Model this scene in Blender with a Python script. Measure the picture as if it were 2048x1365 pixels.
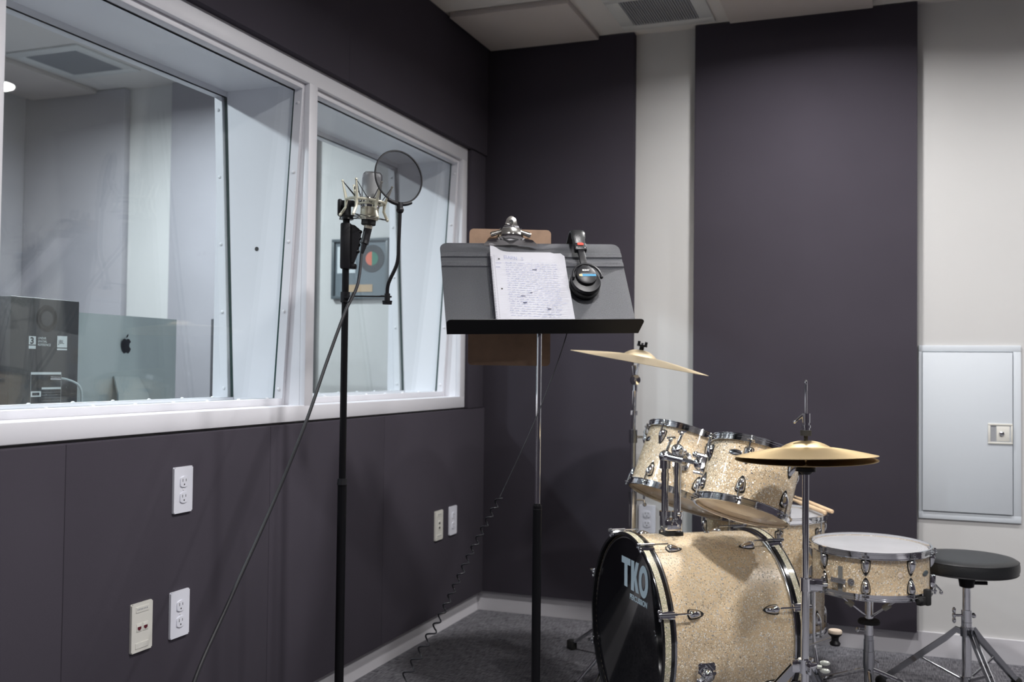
import bpy, bmesh, math, random
from mathutils import Vector, Matrix
random.seed(7)
S = bpy.context.scene
for o in list(bpy.data.objects): bpy.data.objects.remove(o)
V = Vector; PI = math.pi; rad = math.radians

# ------------------------------------------------------------------ camera
yaw, pitch, roll = 0.35983, 0.02649, 0.0116
cam = bpy.data.cameras.new('camera'); co = bpy.data.objects.new('camera', cam)
S.collection.objects.link(co); S.camera = co
fwd = V((-math.sin(yaw)*math.cos(pitch), math.cos(yaw)*math.cos(pitch), math.sin(pitch)))
r0 = V((math.cos(yaw), math.sin(yaw), 0)); u0 = r0.cross(fwd)
rr = r0*math.cos(roll)+u0*math.sin(roll); uu = u0*math.cos(roll)-r0*math.sin(roll)
co.matrix_world = Matrix(((rr.x, uu.x, -fwd.x, 1.69474), (rr.y, uu.y, -fwd.y, -4.10264), (rr.z, uu.z, -fwd.z, 1.06), (0, 0, 0, 1)))
cam.sensor_width = 36; cam.lens = 36*2007.67/2048; cam.clip_start = 0.05
cam.dof.use_dof = True; cam.dof.focus_distance = 2.62; cam.dof.aperture_fstop = 3.5

# ------------------------------------------------------------------ world, lamps, exposure
w = bpy.data.worlds.new('world'); S.world = w; w.use_nodes = True
w.node_tree.nodes['Background'].inputs[0].default_value = (0.5, 0.55, 0.6, 1)
w.node_tree.nodes['Background'].inputs[1].default_value = 0.02
S.view_settings.view_transform = 'Standard'; S.view_settings.look = 'None'
S.view_settings.exposure = 0.0; S.view_settings.gamma = 1.0; S.view_settings.use_curve_mapping = False

def lamp(name, loc, power, col, radius=0.075, spread=180):
    l = bpy.data.lights.new(name, 'AREA'); l.shape = 'DISK'; l.size = radius*2; l.energy = power; l.color = col; l.spread = rad(spread)
    o = bpy.data.objects.new(name, l); S.collection.objects.link(o); o.location = loc
    return o
LIVE = (1.0, 0.98, 0.975); CTRL = (0.88, 0.94, 1.0)
live_lamps = [(1.42, -0.76, 19), (2.80, -0.80, 17), (1.40, -2.15, 31), (2.70, -2.30, 22), (1.30, -4.3, 18), (2.85, -4.3, 16)]
for x, y, p in live_lamps: lamp('downlight_glow', (x, y, 2.449), p, LIVE, spread=160)
ctrl_lamps = [(-1.3, -0.95, 46), (-1.3, -2.4, 42), (-1.3, -3.9, 38)]
for x, y, p in ctrl_lamps: lamp('downlight_glow', (x, y, 2.449), p, CTRL, spread=165)

# ------------------------------------------------------------------ helpers
def tag(o, label=None, cat=None, group=None, kind=None):
    if label: o['label'] = label
    if cat: o['category'] = cat
    if group: o['group'] = group
    if kind: o['kind'] = kind
    return o
def thing(name, loc, label, cat, rz=0, group=None, M=None):
    o = bpy.data.objects.new(name, None); S.collection.objects.link(o); o.empty_display_size = 0.05
    o.matrix_world = M if M is not None else Matrix.Translation(loc) @ Matrix.Rotation(rz, 4, 'Z')
    return tag(o, label, cat, group)
def holder(name):
    o = bpy.data.objects.new(name, None); S.collection.objects.link(o); return tag(o, kind='structure')
def obj(name, bm, mat, parent=None, M=None, smooth=True, label=None):
    if isinstance(bm, bpy.types.Mesh): me = bm
    else:
        bmesh.ops.recalc_face_normals(bm, faces=bm.faces)
        me = bpy.data.meshes.new(name); bm.to_mesh(me); bm.free()
        for m in (mat if isinstance(mat, (list, tuple)) else [mat]): me.materials.append(m)
        if smooth:
            for p in me.polygons: p.use_smooth = True
            me.set_sharp_from_angle(angle=rad(35))
    o = bpy.data.objects.new(name, me); S.collection.objects.link(o)
    if parent is not None: o.parent = parent
    if M is not None: o.matrix_local = M
    if label: o['label'] = label
    return o
def B(): return bmesh.new()
def frame(z, x=None, loc=(0, 0, 0)):
    z = V(z).normalized()
    x = V(x) if x is not None else (V((1, 0, 0)) if abs(z.x) < .9 else V((0, 1, 0)))
    x = (x - z*x.dot(z)).normalized(); y = z.cross(x); l = V(loc)
    return Matrix(((x.x, y.x, z.x, l.x), (x.y, y.y, z.y, l.y), (x.z, y.z, z.z, l.z), (0, 0, 0, 1)))
def T(*a): return Matrix.Translation(a)
def R(a, ax): return Matrix.Rotation(a, 4, ax)
def box(bm, lo, hi, M=None, bev=0, mi=0):
    b = B(); bmesh.ops.create_cube(b, size=1)
    for v in b.verts: v.co = V([(lo[i]+hi[i])/2 + v.co[i]*(hi[i]-lo[i]) for i in range(3)])
    if bev: bmesh.ops.bevel(b, geom=b.edges[:], offset=bev, segments=2, affect='EDGES', profile=.5)
    merge(bm, b, M, mi)
def merge(bm, b, M=None, mi=0):
    if M is not None: bmesh.ops.transform(b, matrix=M, verts=b.verts)
    mp = {v: bm.verts.new(v.co) for v in b.verts}
    for f in b.faces:
        try: nf = bm.faces.new([mp[v] for v in f.verts]); nf.material_index = mi if mi else f.material_index
        except ValueError: pass
    b.free()
def lathe(bm, prof, M=None, seg=32, mi=0, closed=False, a0=0, a1=2*PI):
    """prof: list of (r, z)"""
    full = abs(a1-a0-2*PI) < 1e-6; n = seg if full else seg+1
    rings = []
    for r, z in prof:
        if r < 1e-6: rings.append([bm.verts.new((0, 0, z))]*n)
        else: rings.append([bm.verts.new((r*math.cos(a0+(a1-a0)*i/seg), r*math.sin(a0+(a1-a0)*i/seg), z)) for i in range(n)])
    vs = set(v for g in rings for v in g)
    if M is not None:
        for v in vs: v.co = M @ v.co
    pairs = list(zip(rings, rings[1:])) + ([(rings[-1], rings[0])] if closed else [])
    for a, b in pairs:
        for i in range(seg):
            j = (i+1) % n
            q = [a[i], a[j], b[j], b[i]]; q2 = []
            for v in q:
                if v not in q2: q2.append(v)
            if len(q2) > 2:
                try: f = bm.faces.new(q2); f.material_index = mi
                except ValueError: pass
def cyl(bm, p0, p1, r, r1=None, seg=16, mi=0, cap=True):
    p0 = V(p0); p1 = V(p1); L = (p1-p0).length; r1 = r if r1 is None else r1
    pr = [(r, 0), (r1, L)]
    if cap: pr = [(0, 0)] + pr + [(0, L)]
    lathe(bm, pr, frame(p1-p0, loc=p0), seg, mi)
def sph(bm, c, r, M=None, seg=14, mi=0, sc=(1, 1, 1)):
    n = 8; pr = [(r*math.sin(PI*i/n), -r*math.cos(PI*i/n)) for i in range(n+1)]
    pr[0] = (0, -r); pr[-1] = (0, r)
    m = T(*c) @ Matrix.Diagonal((*sc, 1))
    lathe(bm, pr, (M @ m) if M is not None else m, seg, mi)
def tube(bm, pts, r, seg=8, mi=0, closed=False, cap=True):
    pts = [V(p) for p in pts]; n = len(pts); rings = []; up = None
    for i, p in enumerate(pts):
        if closed: t = pts[(i+1) % n]-pts[i-1]
        else: t = pts[min(i+1, n-1)]-pts[max(i-1, 0)]
        t.normalize()
        if up is None: up = V((0, 0, 1)) if abs(t.z) < .9 else V((1, 0, 0))
        up = (up - t*up.dot(t)).normalized(); s = t.cross(up)
        ri = r[i] if isinstance(r, (list, tuple)) else r
        rings.append([bm.verts.new(p+up*ri*math.cos(2*PI*k/seg)+s*ri*math.sin(2*PI*k/seg)) for k in range(seg)])
    pr = list(zip(rings, rings[1:])) + ([(rings[-1], rings[0])] if closed else [])
    for a, b in pr:
        for k in range(seg):
            f = bm.faces.new([a[k], a[(k+1) % seg], b[(k+1) % seg], b[k]]); f.material_index = mi
    if cap and not closed:
        bm.faces.new(rings[0][::-1]).material_index = mi; bm.faces.new(rings[-1]).material_index = mi
def prism(bm, pts, h, M=None, mi=0, bev=0):
    """2D outline in xy, extruded 0..h in z"""
    b = B(); a = [b.verts.new((x, y, 0)) for x, y in pts]; c = [b.verts.new((x, y, h)) for x, y in pts]
    b.faces.new(a[::-1]); b.faces.new(c); n = len(pts)
    for i in range(n): b.faces.new([a[i], a[(i+1) % n], c[(i+1) % n], c[i]])
    if bev: bmesh.ops.bevel(b, geom=[e for e in b.edges if abs(e.verts[0].co.z-h) < 1e-7 and abs(e.verts[1].co.z-h) < 1e-7], offset=bev, segments=2, affect='EDGES')
    merge(bm, b, M, mi)
def rrect(x0, y0, x1, y1, r, n=5):
    out = []
    for cx, cy, a in ((x1-r, y1-r, 0), (x0+r, y1-r, 90), (x0+r, y0+r, 180), (x1-r, y0+r, 270)):
        for i in range(n+1): t = rad(a+90*i/n); out.append((cx+r*math.cos(t), cy+r*math.sin(t)))
    return out
def smoothpath(pts, n=8):
    pts = [V(p) for p in pts]; out = []
    for i in range(len(pts)-1):
        p0 = pts[max(i-1, 0)]; p1 = pts[i]; p2 = pts[i+1]; p3 = pts[min(i+2, len(pts)-1)]
        for k in range(n):
            t = k/n; out.append(.5*((2*p1)+(p2-p0)*t+(2*p0-5*p1+4*p2-p3)*t*t+(3*p1-p0-3*p2+p3)*t**3))
    return out+[pts[-1]]
def text(name, s, size, mat, parent, M, offset=0.0, extrude=0.0002, sx=1.0):
    c = bpy.data.curves.new(name, 'FONT'); c.body = s; c.size = size; c.extrude = extrude; c.offset = offset
    t = bpy.data.objects.new(name+'_tmp', c); S.collection.objects.link(t)
    dg = bpy.context.evaluated_depsgraph_get(); me = bpy.data.meshes.new_from_object(t.evaluated_get(dg))
    bpy.data.objects.remove(t); me.materials.clear(); me.materials.append(mat); me.name = name
    o = bpy.data.objects.new(name, me); S.collection.objects.link(o); o.parent = parent
    o.matrix_local = M @ Matrix.Diagonal((sx, 1, 1, 1)); return o
def kids(o): return [c for c in bpy.data.objects if c.parent == o]
def copy_tree(o, parent=None):
    c = o.copy(); S.collection.objects.link(c)
    if parent is not None: c.parent = parent
    for k in kids(o): copy_tree(k, c)
    return c

# ------------------------------------------------------------------ materials
def mat(name, col, rough=.5, metal=0, spec=.5, coat=0, bump=None, var=None, sheen=0):
    m = bpy.data.materials.new(name); m.use_nodes = True; nt = m.node_tree; b = nt.nodes['Principled BSDF']
    b.inputs['Base Color'].default_value = (*col, 1); b.inputs['Roughness'].default_value = rough
    b.inputs['Metallic'].default_value = metal; b.inputs['Specular IOR Level'].default_value = spec
    b.inputs['Coat Weight'].default_value = coat; b.inputs['Sheen Weight'].default_value = sheen
    tc = nt.nodes.new('ShaderNodeTexCoord')
    if var:
        n = nt.nodes.new('ShaderNodeTexNoise'); n.inputs['Scale'].default_value = var[0]; n.inputs['Detail'].default_value = 4
        mp = nt.nodes.new('ShaderNodeMapping'); mp.inputs['Scale'].default_value = var[2] if len(var) > 2 else (1, 1, 1)
        nt.links.new(tc.outputs['Object'], mp.inputs[0]); nt.links.new(mp.outputs[0], n.inputs[0])
        mr = nt.nodes.new('ShaderNodeMapRange'); mr.inputs[1].default_value = .3; mr.inputs[2].default_value = .7
        mr.inputs[3].default_value = 1-var[1]; mr.inputs[4].default_value = 1+var[1]
        nt.links.new(n.outputs[0], mr.inputs[0])
        mx = nt.nodes.new('ShaderNodeVectorMath'); mx.operation = 'SCALE'; mx.inputs[0].default_value = col
        nt.links.new(mr.outputs[0], mx.inputs['Scale']); nt.links.new(mx.outputs[0], b.inputs['Base Color'])
    if bump:
        n = nt.nodes.new('ShaderNodeTexNoise'); n.inputs['Scale'].default_value = bump[0]; n.inputs['Detail'].default_value = 3
        nt.links.new(tc.outputs['Object'], n.inputs[0])
        bp = nt.nodes.new('ShaderNodeBump'); bp.inputs['Strength'].default_value = bump[1]; bp.inputs['Distance'].default_value = bump[2] if len(bump) > 2 else .001
        nt.links.new(n.outputs[0], bp.inputs['Height']); nt.links.new(bp.outputs[0], b.inputs['Normal'])
    return m
def glassmat(name, tint, ior=1.5):
    m = bpy.data.materials.new(name); m.use_nodes = True; nt = m.node_tree; nt.nodes.clear()
    o = nt.nodes.new('ShaderNodeOutputMaterial'); mx = nt.nodes.new('ShaderNodeMixShader'); fr = nt.nodes.new('ShaderNodeFresnel')
    tr = nt.nodes.new('ShaderNodeBsdfTransparent'); gl = nt.nodes.new('ShaderNodeBsdfGlossy')
    tr.inputs[0].default_value = (*tint, 1); gl.inputs['Roughness'].default_value = 0.0; fr.inputs[0].default_value = ior
    # the same angle-dependent reflectance on entering and on leaving the pane
    geo = nt.nodes.new('ShaderNodeNewGeometry'); dot = nt.nodes.new('ShaderNodeVectorMath'); dot.operation = 'DOT_PRODUCT'
    ab = nt.nodes.new('ShaderNodeMath'); ab.operation = 'ABSOLUTE'
    om = nt.nodes.new('ShaderNodeMath'); om.operation = 'SUBTRACT'; om.inputs[0].default_value = 1
    pw = nt.nodes.new('ShaderNodeMath'); pw.operation = 'POWER'; pw.inputs[1].default_value = 5
    ma = nt.nodes.new('ShaderNodeMath'); ma.operation = 'MULTIPLY_ADD'; ma.inputs[1].default_value = .96; ma.inputs[2].default_value = .04
    L = nt.links
    L.new(geo.outputs['Normal'], dot.inputs[0]); L.new(geo.outputs['Incoming'], dot.inputs[1]); L.new(dot.outputs['Value'], ab.inputs[0])
    L.new(ab.outputs[0], om.inputs[1]); L.new(om.outputs[0], pw.inputs[0]); L.new(pw.outputs[0], ma.inputs[0]); L.new(ma.outputs[0], mx.inputs[0])
    L.new(tr.outputs[0], mx.inputs[1]); L.new(gl.outputs[0], mx.inputs[2]); L.new(mx.outputs[0], o.inputs[0])
    return m
def sparkle(name, base, scale=420, amount=.24, seed=0.0):
    m = mat(name, base, rough=.35, spec=.5, coat=.6, var=(14, .06)); nt = m.node_tree; L = nt.links; b = nt.nodes['Principled BSDF']
    b.inputs['Coat Roughness'].default_value = .04
    tc = nt.nodes.new('ShaderNodeTexCoord')
    def flakes(sc, thr, colr, met):
        vo = nt.nodes.new('ShaderNodeTexVoronoi'); vo.inputs['Scale'].default_value = sc; L.new(tc.outputs['Object'], vo.inputs['Vector'])
        sp = nt.nodes.new('ShaderNodeSeparateColor'); L.new(vo.outputs['Color'], sp.inputs[0])
        gt = nt.nodes.new('ShaderNodeMath'); gt.operation = 'GREATER_THAN'; gt.inputs[1].default_value = thr; L.new(sp.outputs[0], gt.inputs[0])
        g = nt.nodes.new('ShaderNodeBsdfPrincipled'); g.inputs['Base Color'].default_value = (*colr, 1); g.inputs['Roughness'].default_value = .3; g.inputs['Metallic'].default_value = met
        sub = nt.nodes.new('ShaderNodeVectorMath'); sub.operation = 'SUBTRACT'; sub.inputs[1].default_value = (.5, .5, .5); L.new(vo.outputs['Color'], sub.inputs[0])
        scl = nt.nodes.new('ShaderNodeVectorMath'); scl.operation = 'SCALE'; scl.inputs['Scale'].default_value = 1.5; L.new(sub.outputs[0], scl.inputs[0])
        geo = nt.nodes.new('ShaderNodeNewGeometry'); ad = nt.nodes.new('ShaderNodeVectorMath'); ad.operation = 'ADD'
        L.new(geo.outputs['Normal'], ad.inputs[0]); L.new(scl.outputs[0], ad.inputs[1])
        nm = nt.nodes.new('ShaderNodeVectorMath'); nm.operation = 'NORMALIZE'; L.new(ad.outputs[0], nm.inputs[0]); L.new(nm.outputs[0], g.inputs['Normal'])
        return gt, g
    out = nt.nodes['Material Output']; cur = b.outputs[0]
    for sc, thr, c, met in ((scale, 1-amount, (.85, .74, .56), .08), (scale*.9, .93, (.95, .91, .82), .12), (scale*.7, .972, (1, .98, .92), .5)):
        gt, g = flakes(sc, thr, c, met); mx = nt.nodes.new('ShaderNodeMixShader'); L.new(gt.outputs[0], mx.inputs[0]); L.new(cur, mx.inputs[1]); L.new(g.outputs[0], mx.inputs[2]); cur = mx.outputs[0]
    L.new(cur, out.inputs[0]); return m
def weave(name, col, scale=900, strength=.25, rough=1.0, sheen=0):
    m = mat(name, col, rough=rough, spec=.1, sheen=sheen, var=(3, .05)); nt = m.node_tree; L = nt.links; b = nt.nodes['Principled BSDF']
    tc = nt.nodes.new('ShaderNodeTexCoord'); n = nt.nodes.new('ShaderNodeTexNoise'); n.inputs['Scale'].default_value = scale; n.inputs['Detail'].default_value = 1
    L.new(tc.outputs['Object'], n.inputs[0]); bp = nt.nodes.new('ShaderNodeBump'); bp.inputs['Strength'].default_value = strength; bp.inputs['Distance'].default_value = .0008
    L.new(n.outputs[0], bp.inputs['Height']); L.new(bp.outputs[0], b.inputs['Normal']); return m
def carpet():
    m = mat('carpet', (.075, .073, .082), rough=1, spec=.05); nt = m.node_tree; L = nt.links; b = nt.nodes['Principled BSDF']
    tc = nt.nodes.new('ShaderNodeTexCoord'); mp = nt.nodes.new('ShaderNodeMapping'); mp.inputs['Scale'].default_value = (1, 14, 1); L.new(tc.outputs['Object'], mp.inputs[0])
    n = nt.nodes.new('ShaderNodeTexNoise'); n.inputs['Scale'].default_value = 20; n.inputs['Detail'].default_value = 4; L.new(mp.outputs[0], n.inputs[0])
    mp2 = nt.nodes.new('ShaderNodeMapping'); mp2.inputs['Scale'].default_value = (14, 1, 1); L.new(tc.outputs['Object'], mp2.inputs[0])
    n2 = nt.nodes.new('ShaderNodeTexNoise'); n2.inputs['Scale'].default_value = 24; n2.inputs['Detail'].default_value = 3; L.new(mp2.outputs[0], n2.inputs[0])
    ad = nt.nodes.new('ShaderNodeMath'); ad.operation = 'ADD'; L.new(n.outputs[0], ad.inputs[0]); L.new(n2.outputs[0], ad.inputs[1])
    cr = nt.nodes.new('ShaderNodeValToRGB'); cr.color_ramp.elements[0].position = .36; cr.color_ramp.elements[1].position = .64
    cr.color_ramp.elements[0].color = (.030, .030, .038, 1); cr.color_ramp.elements[1].color = (.25, .245, .265, 1)
    hf = nt.nodes.new('ShaderNodeMath'); hf.operation = 'MULTIPLY'; hf.inputs[1].default_value = .5; L.new(ad.outputs[0], hf.inputs[0]); L.new(hf.outputs[0], cr.inputs[0])
    L.new(cr.outputs[0], b.inputs['Base Color'])
    bp = nt.nodes.new('ShaderNodeBump'); bp.inputs['Strength'].default_value = .6; bp.inputs['Distance'].default_value = .003; L.new(hf.outputs[0], bp.inputs['Height']); L.new(bp.outputs[0], b.inputs['Normal'])
    return m
def emis(name, col, s):
    m = bpy.data.materials.new(name); m.use_nodes = True; b = m.node_tree.nodes['Principled BSDF']
    b.inputs['Base Color'].default_value = (.8, .8, .8, 1); b.inputs['Emission Color'].default_value = (*col, 1); b.inputs['Emission Strength'].default_value = s; return m

M_fabric = weave('charcoal_fabric', (.056, .050, .063))
M_fabric2 = weave('charcoal_fabric_lightened', (.33, .32, .345))  # same charcoal fabric; stronger control room light and glare put into its colour
M_wall = mat('white_wall_paint', (.545, .542, .535), rough=.7, spec=.3, bump=(220, .08), var=(2, .02))
M_ceil = mat('ceiling_board', (.62, .60, .58), rough=.9, spec=.2, bump=(300, .1))
M_cloud = mat('ceiling_panel_fabric', (.50, .46, .44), rough=.95, spec=.1, bump=(500, .15))
M_trim = mat('white_enamel', (.72, .72, .76), rough=.38, spec=.5, bump=(120, .03))
M_base = mat('baseboard_paint', (.62, .61, .64), rough=.4, spec=.5)
M_carpet = carpet()
M_glass = glassmat('window_glass', (.972, .988, .986))
M_gedge = mat('glass_edge', (.004, .035, .028), rough=.15)
M_screw = mat('white_screw', (.75, .75, .78), rough=.3)
M_chrome = mat('chrome', (.82, .83, .85), rough=.07, metal=1)
M_chromeD = mat('brushed_chrome', (.50, .51, .53), rough=.14, metal=1, bump=(80, .02))
M_black = mat('black_plastic', (.008, .008, .010), rough=.42, spec=.3)
M_blackm = mat('black_metal', (.004, .004, .005), rough=.38, spec=.18, bump=(300, .03))
M_rubber = mat('black_rubber', (.012, .012, .012), rough=.8)
M_gloss = mat('black_gloss_film', (.004, .004, .005), rough=.04, spec=.6)
M_hoopb = mat('black_lacquer', (.006, .006, .007), rough=.15, coat=.5)
M_spark = sparkle('champagne_sparkle', (.64, .49, .31))
M_inlay = sparkle('inlay_sparkle', (.42, .40, .27), scale=520)
M_head = mat('coated_drumhead', (.34, .34, .355), rough=.7, var=(9, .06), bump=(600, .1))
M_tan = mat('clear_head_over_maple', (.80, .62, .42), rough=.35, coat=.4, var=(6, .05, (1, 8, 1)))
M_brass = mat('cymbal_bronze', (.80, .62, .35), rough=.36, metal=.95)
M_brass2 = mat('crash_bronze', (.84, .70, .48), rough=.42, metal=.9)
M_desk = mat('stand_powder_coat', (.052, .056, .070), rough=.40, spec=.8, bump=(900, .6, .0015), var=(500, .5))
M_hard = mat('hardboard', (.24, .15, .095), rough=.6, var=(30, .12), bump=(400, .1))
M_nickel = mat('nickel_clip', (.72, .70, .66), rough=.14, metal=1, bump=(25, .12, .002))
M_paper = mat('paper', (.70, .70, .74), rough=.8, spec=.2)
M_ink = mat('blue_ink', (.22, .25, .42), rough=.8)
M_ink2 = mat('dark_ink', (.05, .05, .10), rough=.8)
M_rule = mat('ruled_line', (.66, .70, .80), rough=.8)
M_wire = mat('spiral_wire', (.10, .10, .13), rough=.3, metal=.6)
M_cream = mat('cream_enamel', (.62, .60, .48), rough=.35, metal=.2)
M_creamb = mat('champagne_metal', (.62, .58, .47), rough=.28, metal=.7)
M_mesh = mat('silver_grille', (.52, .53, .54), rough=.4, metal=.7, bump=(900, .6, .001))
M_plate = mat('white_plastic', (.72, .73, .80), rough=.35)
M_plate2 = mat('ivory_plastic', (.68, .67, .62), rough=.4)
M_slot = mat('slot_dark', (.02, .02, .02), rough=.6)
M_panelw = mat('grey_white_enamel', (.58, .62, .66), rough=.45)
M_leather = mat('black_vinyl', (.013, .014, .015), rough=.38, bump=(260, .35, .0015))
M_alu = mat('aluminium', (.40, .46, .48), rough=.5, metal=.25)
M_logo = mat('dark_logo', (.01, .012, .018), rough=.2)
M_spk = mat('speaker_black', (.028, .029, .034), rough=.5)
M_print = mat('pale_print', (.55, .60, .62), rough=.6)
M_stick = mat('hickory', (.72, .52, .33), rough=.5, var=(8, .1, (1, 1, 12)))
M_felt = mat('cream_felt', (.62, .52, .42), rough=.95)
M_logow = mat('logo_grey_blue', (.42, .50, .56), rough=.5)
M_red = mat('red_plastic', (.55, .04, .02), rough=.4)
M_blue = mat('cyan_band', (.01, .20, .38), rough=.4)
M_gold = mat('gold_band', (.55, .42, .20), rough=.4)
M_silverp = mat('silver_print', (.5, .5, .5), rough=.4)
M_lens = emis('downlight_lens', (1, .98, .95), 40)
M_glamp = emis('control_lens', (.9, .97, 1.0), 40)
M_grille = mat('vent_metal', (.30, .31, .33), rough=.5)
M_vent = mat('vent_white', (.60, .61, .60), rough=.5)
M_record = mat('vinyl_record', (.05, .055, .06), rough=.25)
M_frameg = mat('grey_frame', (.08, .10, .11), rough=.4)
M_mat = mat('frame_backing', (.12, .15, .17), rough=.7)
M_orange = mat('orange_label', (.60, .12, .06), rough=.6)
M_green = mat('green_label', (.02, .16, .10), rough=.6)
M_brassp = mat('brass_plaque', (.42, .30, .18), rough=.4)
M_wood = mat('desk_laminate', (.10, .09, .09), rough=.5)
M_cable = mat('cable_black', (.010, .010, .013), rough=.5, spec=.3)
M_maroon = mat('maroon_plastic', (.10, .01, .02), rough=.4)
M_cardmat = mat('label_tape', (.42, .41, .34), rough=.6)

# ------------------------------------------------------------------ setting
RX = 3.75; FY = -5.3; H = 2.467
def st(name, parts, m, parent=None, bev=0):
    b = B()
    for lo, hi in parts: box(b, lo, hi, bev=bev)
    o = obj(name, b, m, parent); o['kind'] = 'structure'; return o
st('floor', [((-2.8, FY-.1, -.1), (RX+.1, .12, 0))], M_carpet)
st('ceiling', [((-2.8, FY-.1, H), (RX+.1, .12, H+.1))], M_ceil)
st('wall_back', [((-2.8, 0, 0), (RX+.1, .12, H))], M_wall)
st('wall_right', [((RX, FY, 0), (RX+.1, 0, H))], M_fabric)
st('wall_front', [((-2.8, FY-.1, 0), (RX+.1, FY, H))], M_fabric)
OY0, OY1, OZ0, OZ1 = -2.63, -.21, .890, 1.977
WT = -.325
st('wall_left', [((WT, FY, 0), (0, OY0, H)), ((WT, OY1, 0), (0, 0, H)), ((WT, OY0, 0), (0, OY1, OZ0)), ((WT, OY0, OZ1), (0, OY1, H))], M_wall)
st('wall_control_side', [((-2.75, FY, 0), (-2.62, 0, H))], M_fabric2)
st('baseboard_left', [((0, FY, 0), (.012, 0, .088))], M_base)
st('baseboard_back', [((.012, -.012, 0), (RX, 0, .088))], M_base)
st('baseboard_right', [((RX-.012, FY, 0), (RX, -.012, .088))], M_base)

# acoustic panels
def panel(lo, hi, label, grp=None, m=None, name='acoustic_panel'):
    b = B(); box(b, lo, hi, bev=.0022)
    o = obj(name, b, m or M_fabric); return tag(o, label, 'acoustic panel', grp)
g1 = 'charcoal fabric wall panels'
PT = .045
panel((.0005, -.97, .0895), (PT, -.047, .884), 'charcoal fabric panel low on the window wall nearest the corner, with two wall plates', g1)
panel((.0005, -1.66, .0895), (PT, -.9705, .884), 'charcoal fabric panel under the right hand window, behind the microphone stand pole', g1)
panel((.0005, -2.42, .0895), (PT, -1.6605, .884), 'charcoal fabric panel under the left hand window, holding three wall plates', g1)
panel((.0005, -3.6, .0895), (PT, -2.4205, .884), 'charcoal fabric panel at the lower left edge of the picture', g1)
panel((.0005, -1.25, 1.985), (PT, -.047, 2.464), 'charcoal fabric panel above the right hand window reaching the corner', g1)
panel((.0005, -2.6, 1.985), (PT, -1.2505, 2.464), 'charcoal fabric panel above the left hand window', g1)
panel((.0005, -.206, .886), (PT-.008, -.047, 1.983), 'narrow upright charcoal fabric strip between window frame and room corner', g1)
panel((.0005, -.0455, .0895), (.697, -.0005, 2.464), 'tall charcoal fabric panel on back wall, left of the white strip', g1)
panel((.951, -.0455, .0895), (1.792, -.0005, 2.464), 'wide tall charcoal fabric panel on the back wall behind the drum kit', g1)

# ceiling: hung panels and vent
def cpanel(lo, hi, label):
    b = B(); box(b, lo, hi, bev=.003); return tag(obj('ceiling_panel', b, M_cloud), label, 'ceiling panel', 'raised ceiling panels')
cpanel((.06, -.505, 2.4426), (.55, -.062, 2.4665), 'beige square ceiling panel hung in the corner above the window wall')
cpanel((1.097, -.62, 2.4426), (1.634, -.086, 2.4665), 'beige ceiling panel right of the air vent, above the wide charcoal wall panel')
def vent(x0, y0, x1, y1, z, label):
    t = thing('air_vent', ((x0+x1)/2, (y0+y1)/2, z), label, 'air vent', group='ceiling air vents')
    cx, cy = (x0+x1)/2, (y0+y1)/2; hx, hy = (x1-x0)/2, (y1-y0)/2; f = .055
    b = B()
    for lo, hi in (((-hx-f, -hy-f, 0), (hx+f, -hy, .009)), ((-hx-f, hy, 0), (hx+f, hy+f, .009)), ((-hx-f, -hy, 0), (-hx, hy, .009)), ((hx, -hy, 0), (hx+f, hy, .009))): box(b, lo, hi, bev=.002)
    obj('vent_frame', b, M_vent, t)
    b = B(); box(b, (-hx, -hy, .007), (hx, hy, .009)); n = 26
    for i in range(n):
        x = -hx+(i+.5)*2*hx/n; box(b, (x-.0022, -hy, .001), (x+.0022, hy, .007))
    obj('vent_grille', b, M_grille, t); return t
vent(.722, -.41, .985, -.141, 2.4575, 'square white air vent with grey grille in the ceiling above the white wall strip')
vent(-2.02, -.62, -1.72, -.32, 2.4575, 'pale air vent in the control room ceiling seen through the left window')
b = B(); box(b, (-2.55, -1.35, 2.4426), (-2.12, -.065, 2.4665), bev=.003); tag(obj('ceiling_panel', b, M_cloud), 'pale ceiling panel in the control room seen through the left window', 'ceiling panel', 'raised ceiling panels')

def downlight(x, y, lens, label):
    t = thing('downlight', (x, y, 2.452), label, 'ceiling light', group='recessed ceiling downlights')
    b = B(); lathe(b, [(.078, .002), (.084, -.002), (.100, 0), (.102, .006), (.100, .0145), (.078, .0145)], seg=32, closed=True); obj('trim_ring', b, M_trim, t)
    b = B(); lathe(b, [(0, .0085), (.078, .0085), (.078, .0105), (0, .0105)], seg=32); obj('lens', b, lens, t)
names = ['back left', 'back right', 'middle left', 'middle right', 'front left', 'front right']
for (x, y, p), nm in zip(live_lamps, names): downlight(x, y, M_lens, 'round recessed ceiling light at the %s of the live room ceiling' % nm)
for (x, y, p), nm in zip(ctrl_lamps, ['far', 'middle', 'near']): downlight(x, y, M_glamp, 'round recessed ceiling light at the %s end of the control room ceiling' % nm)

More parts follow.
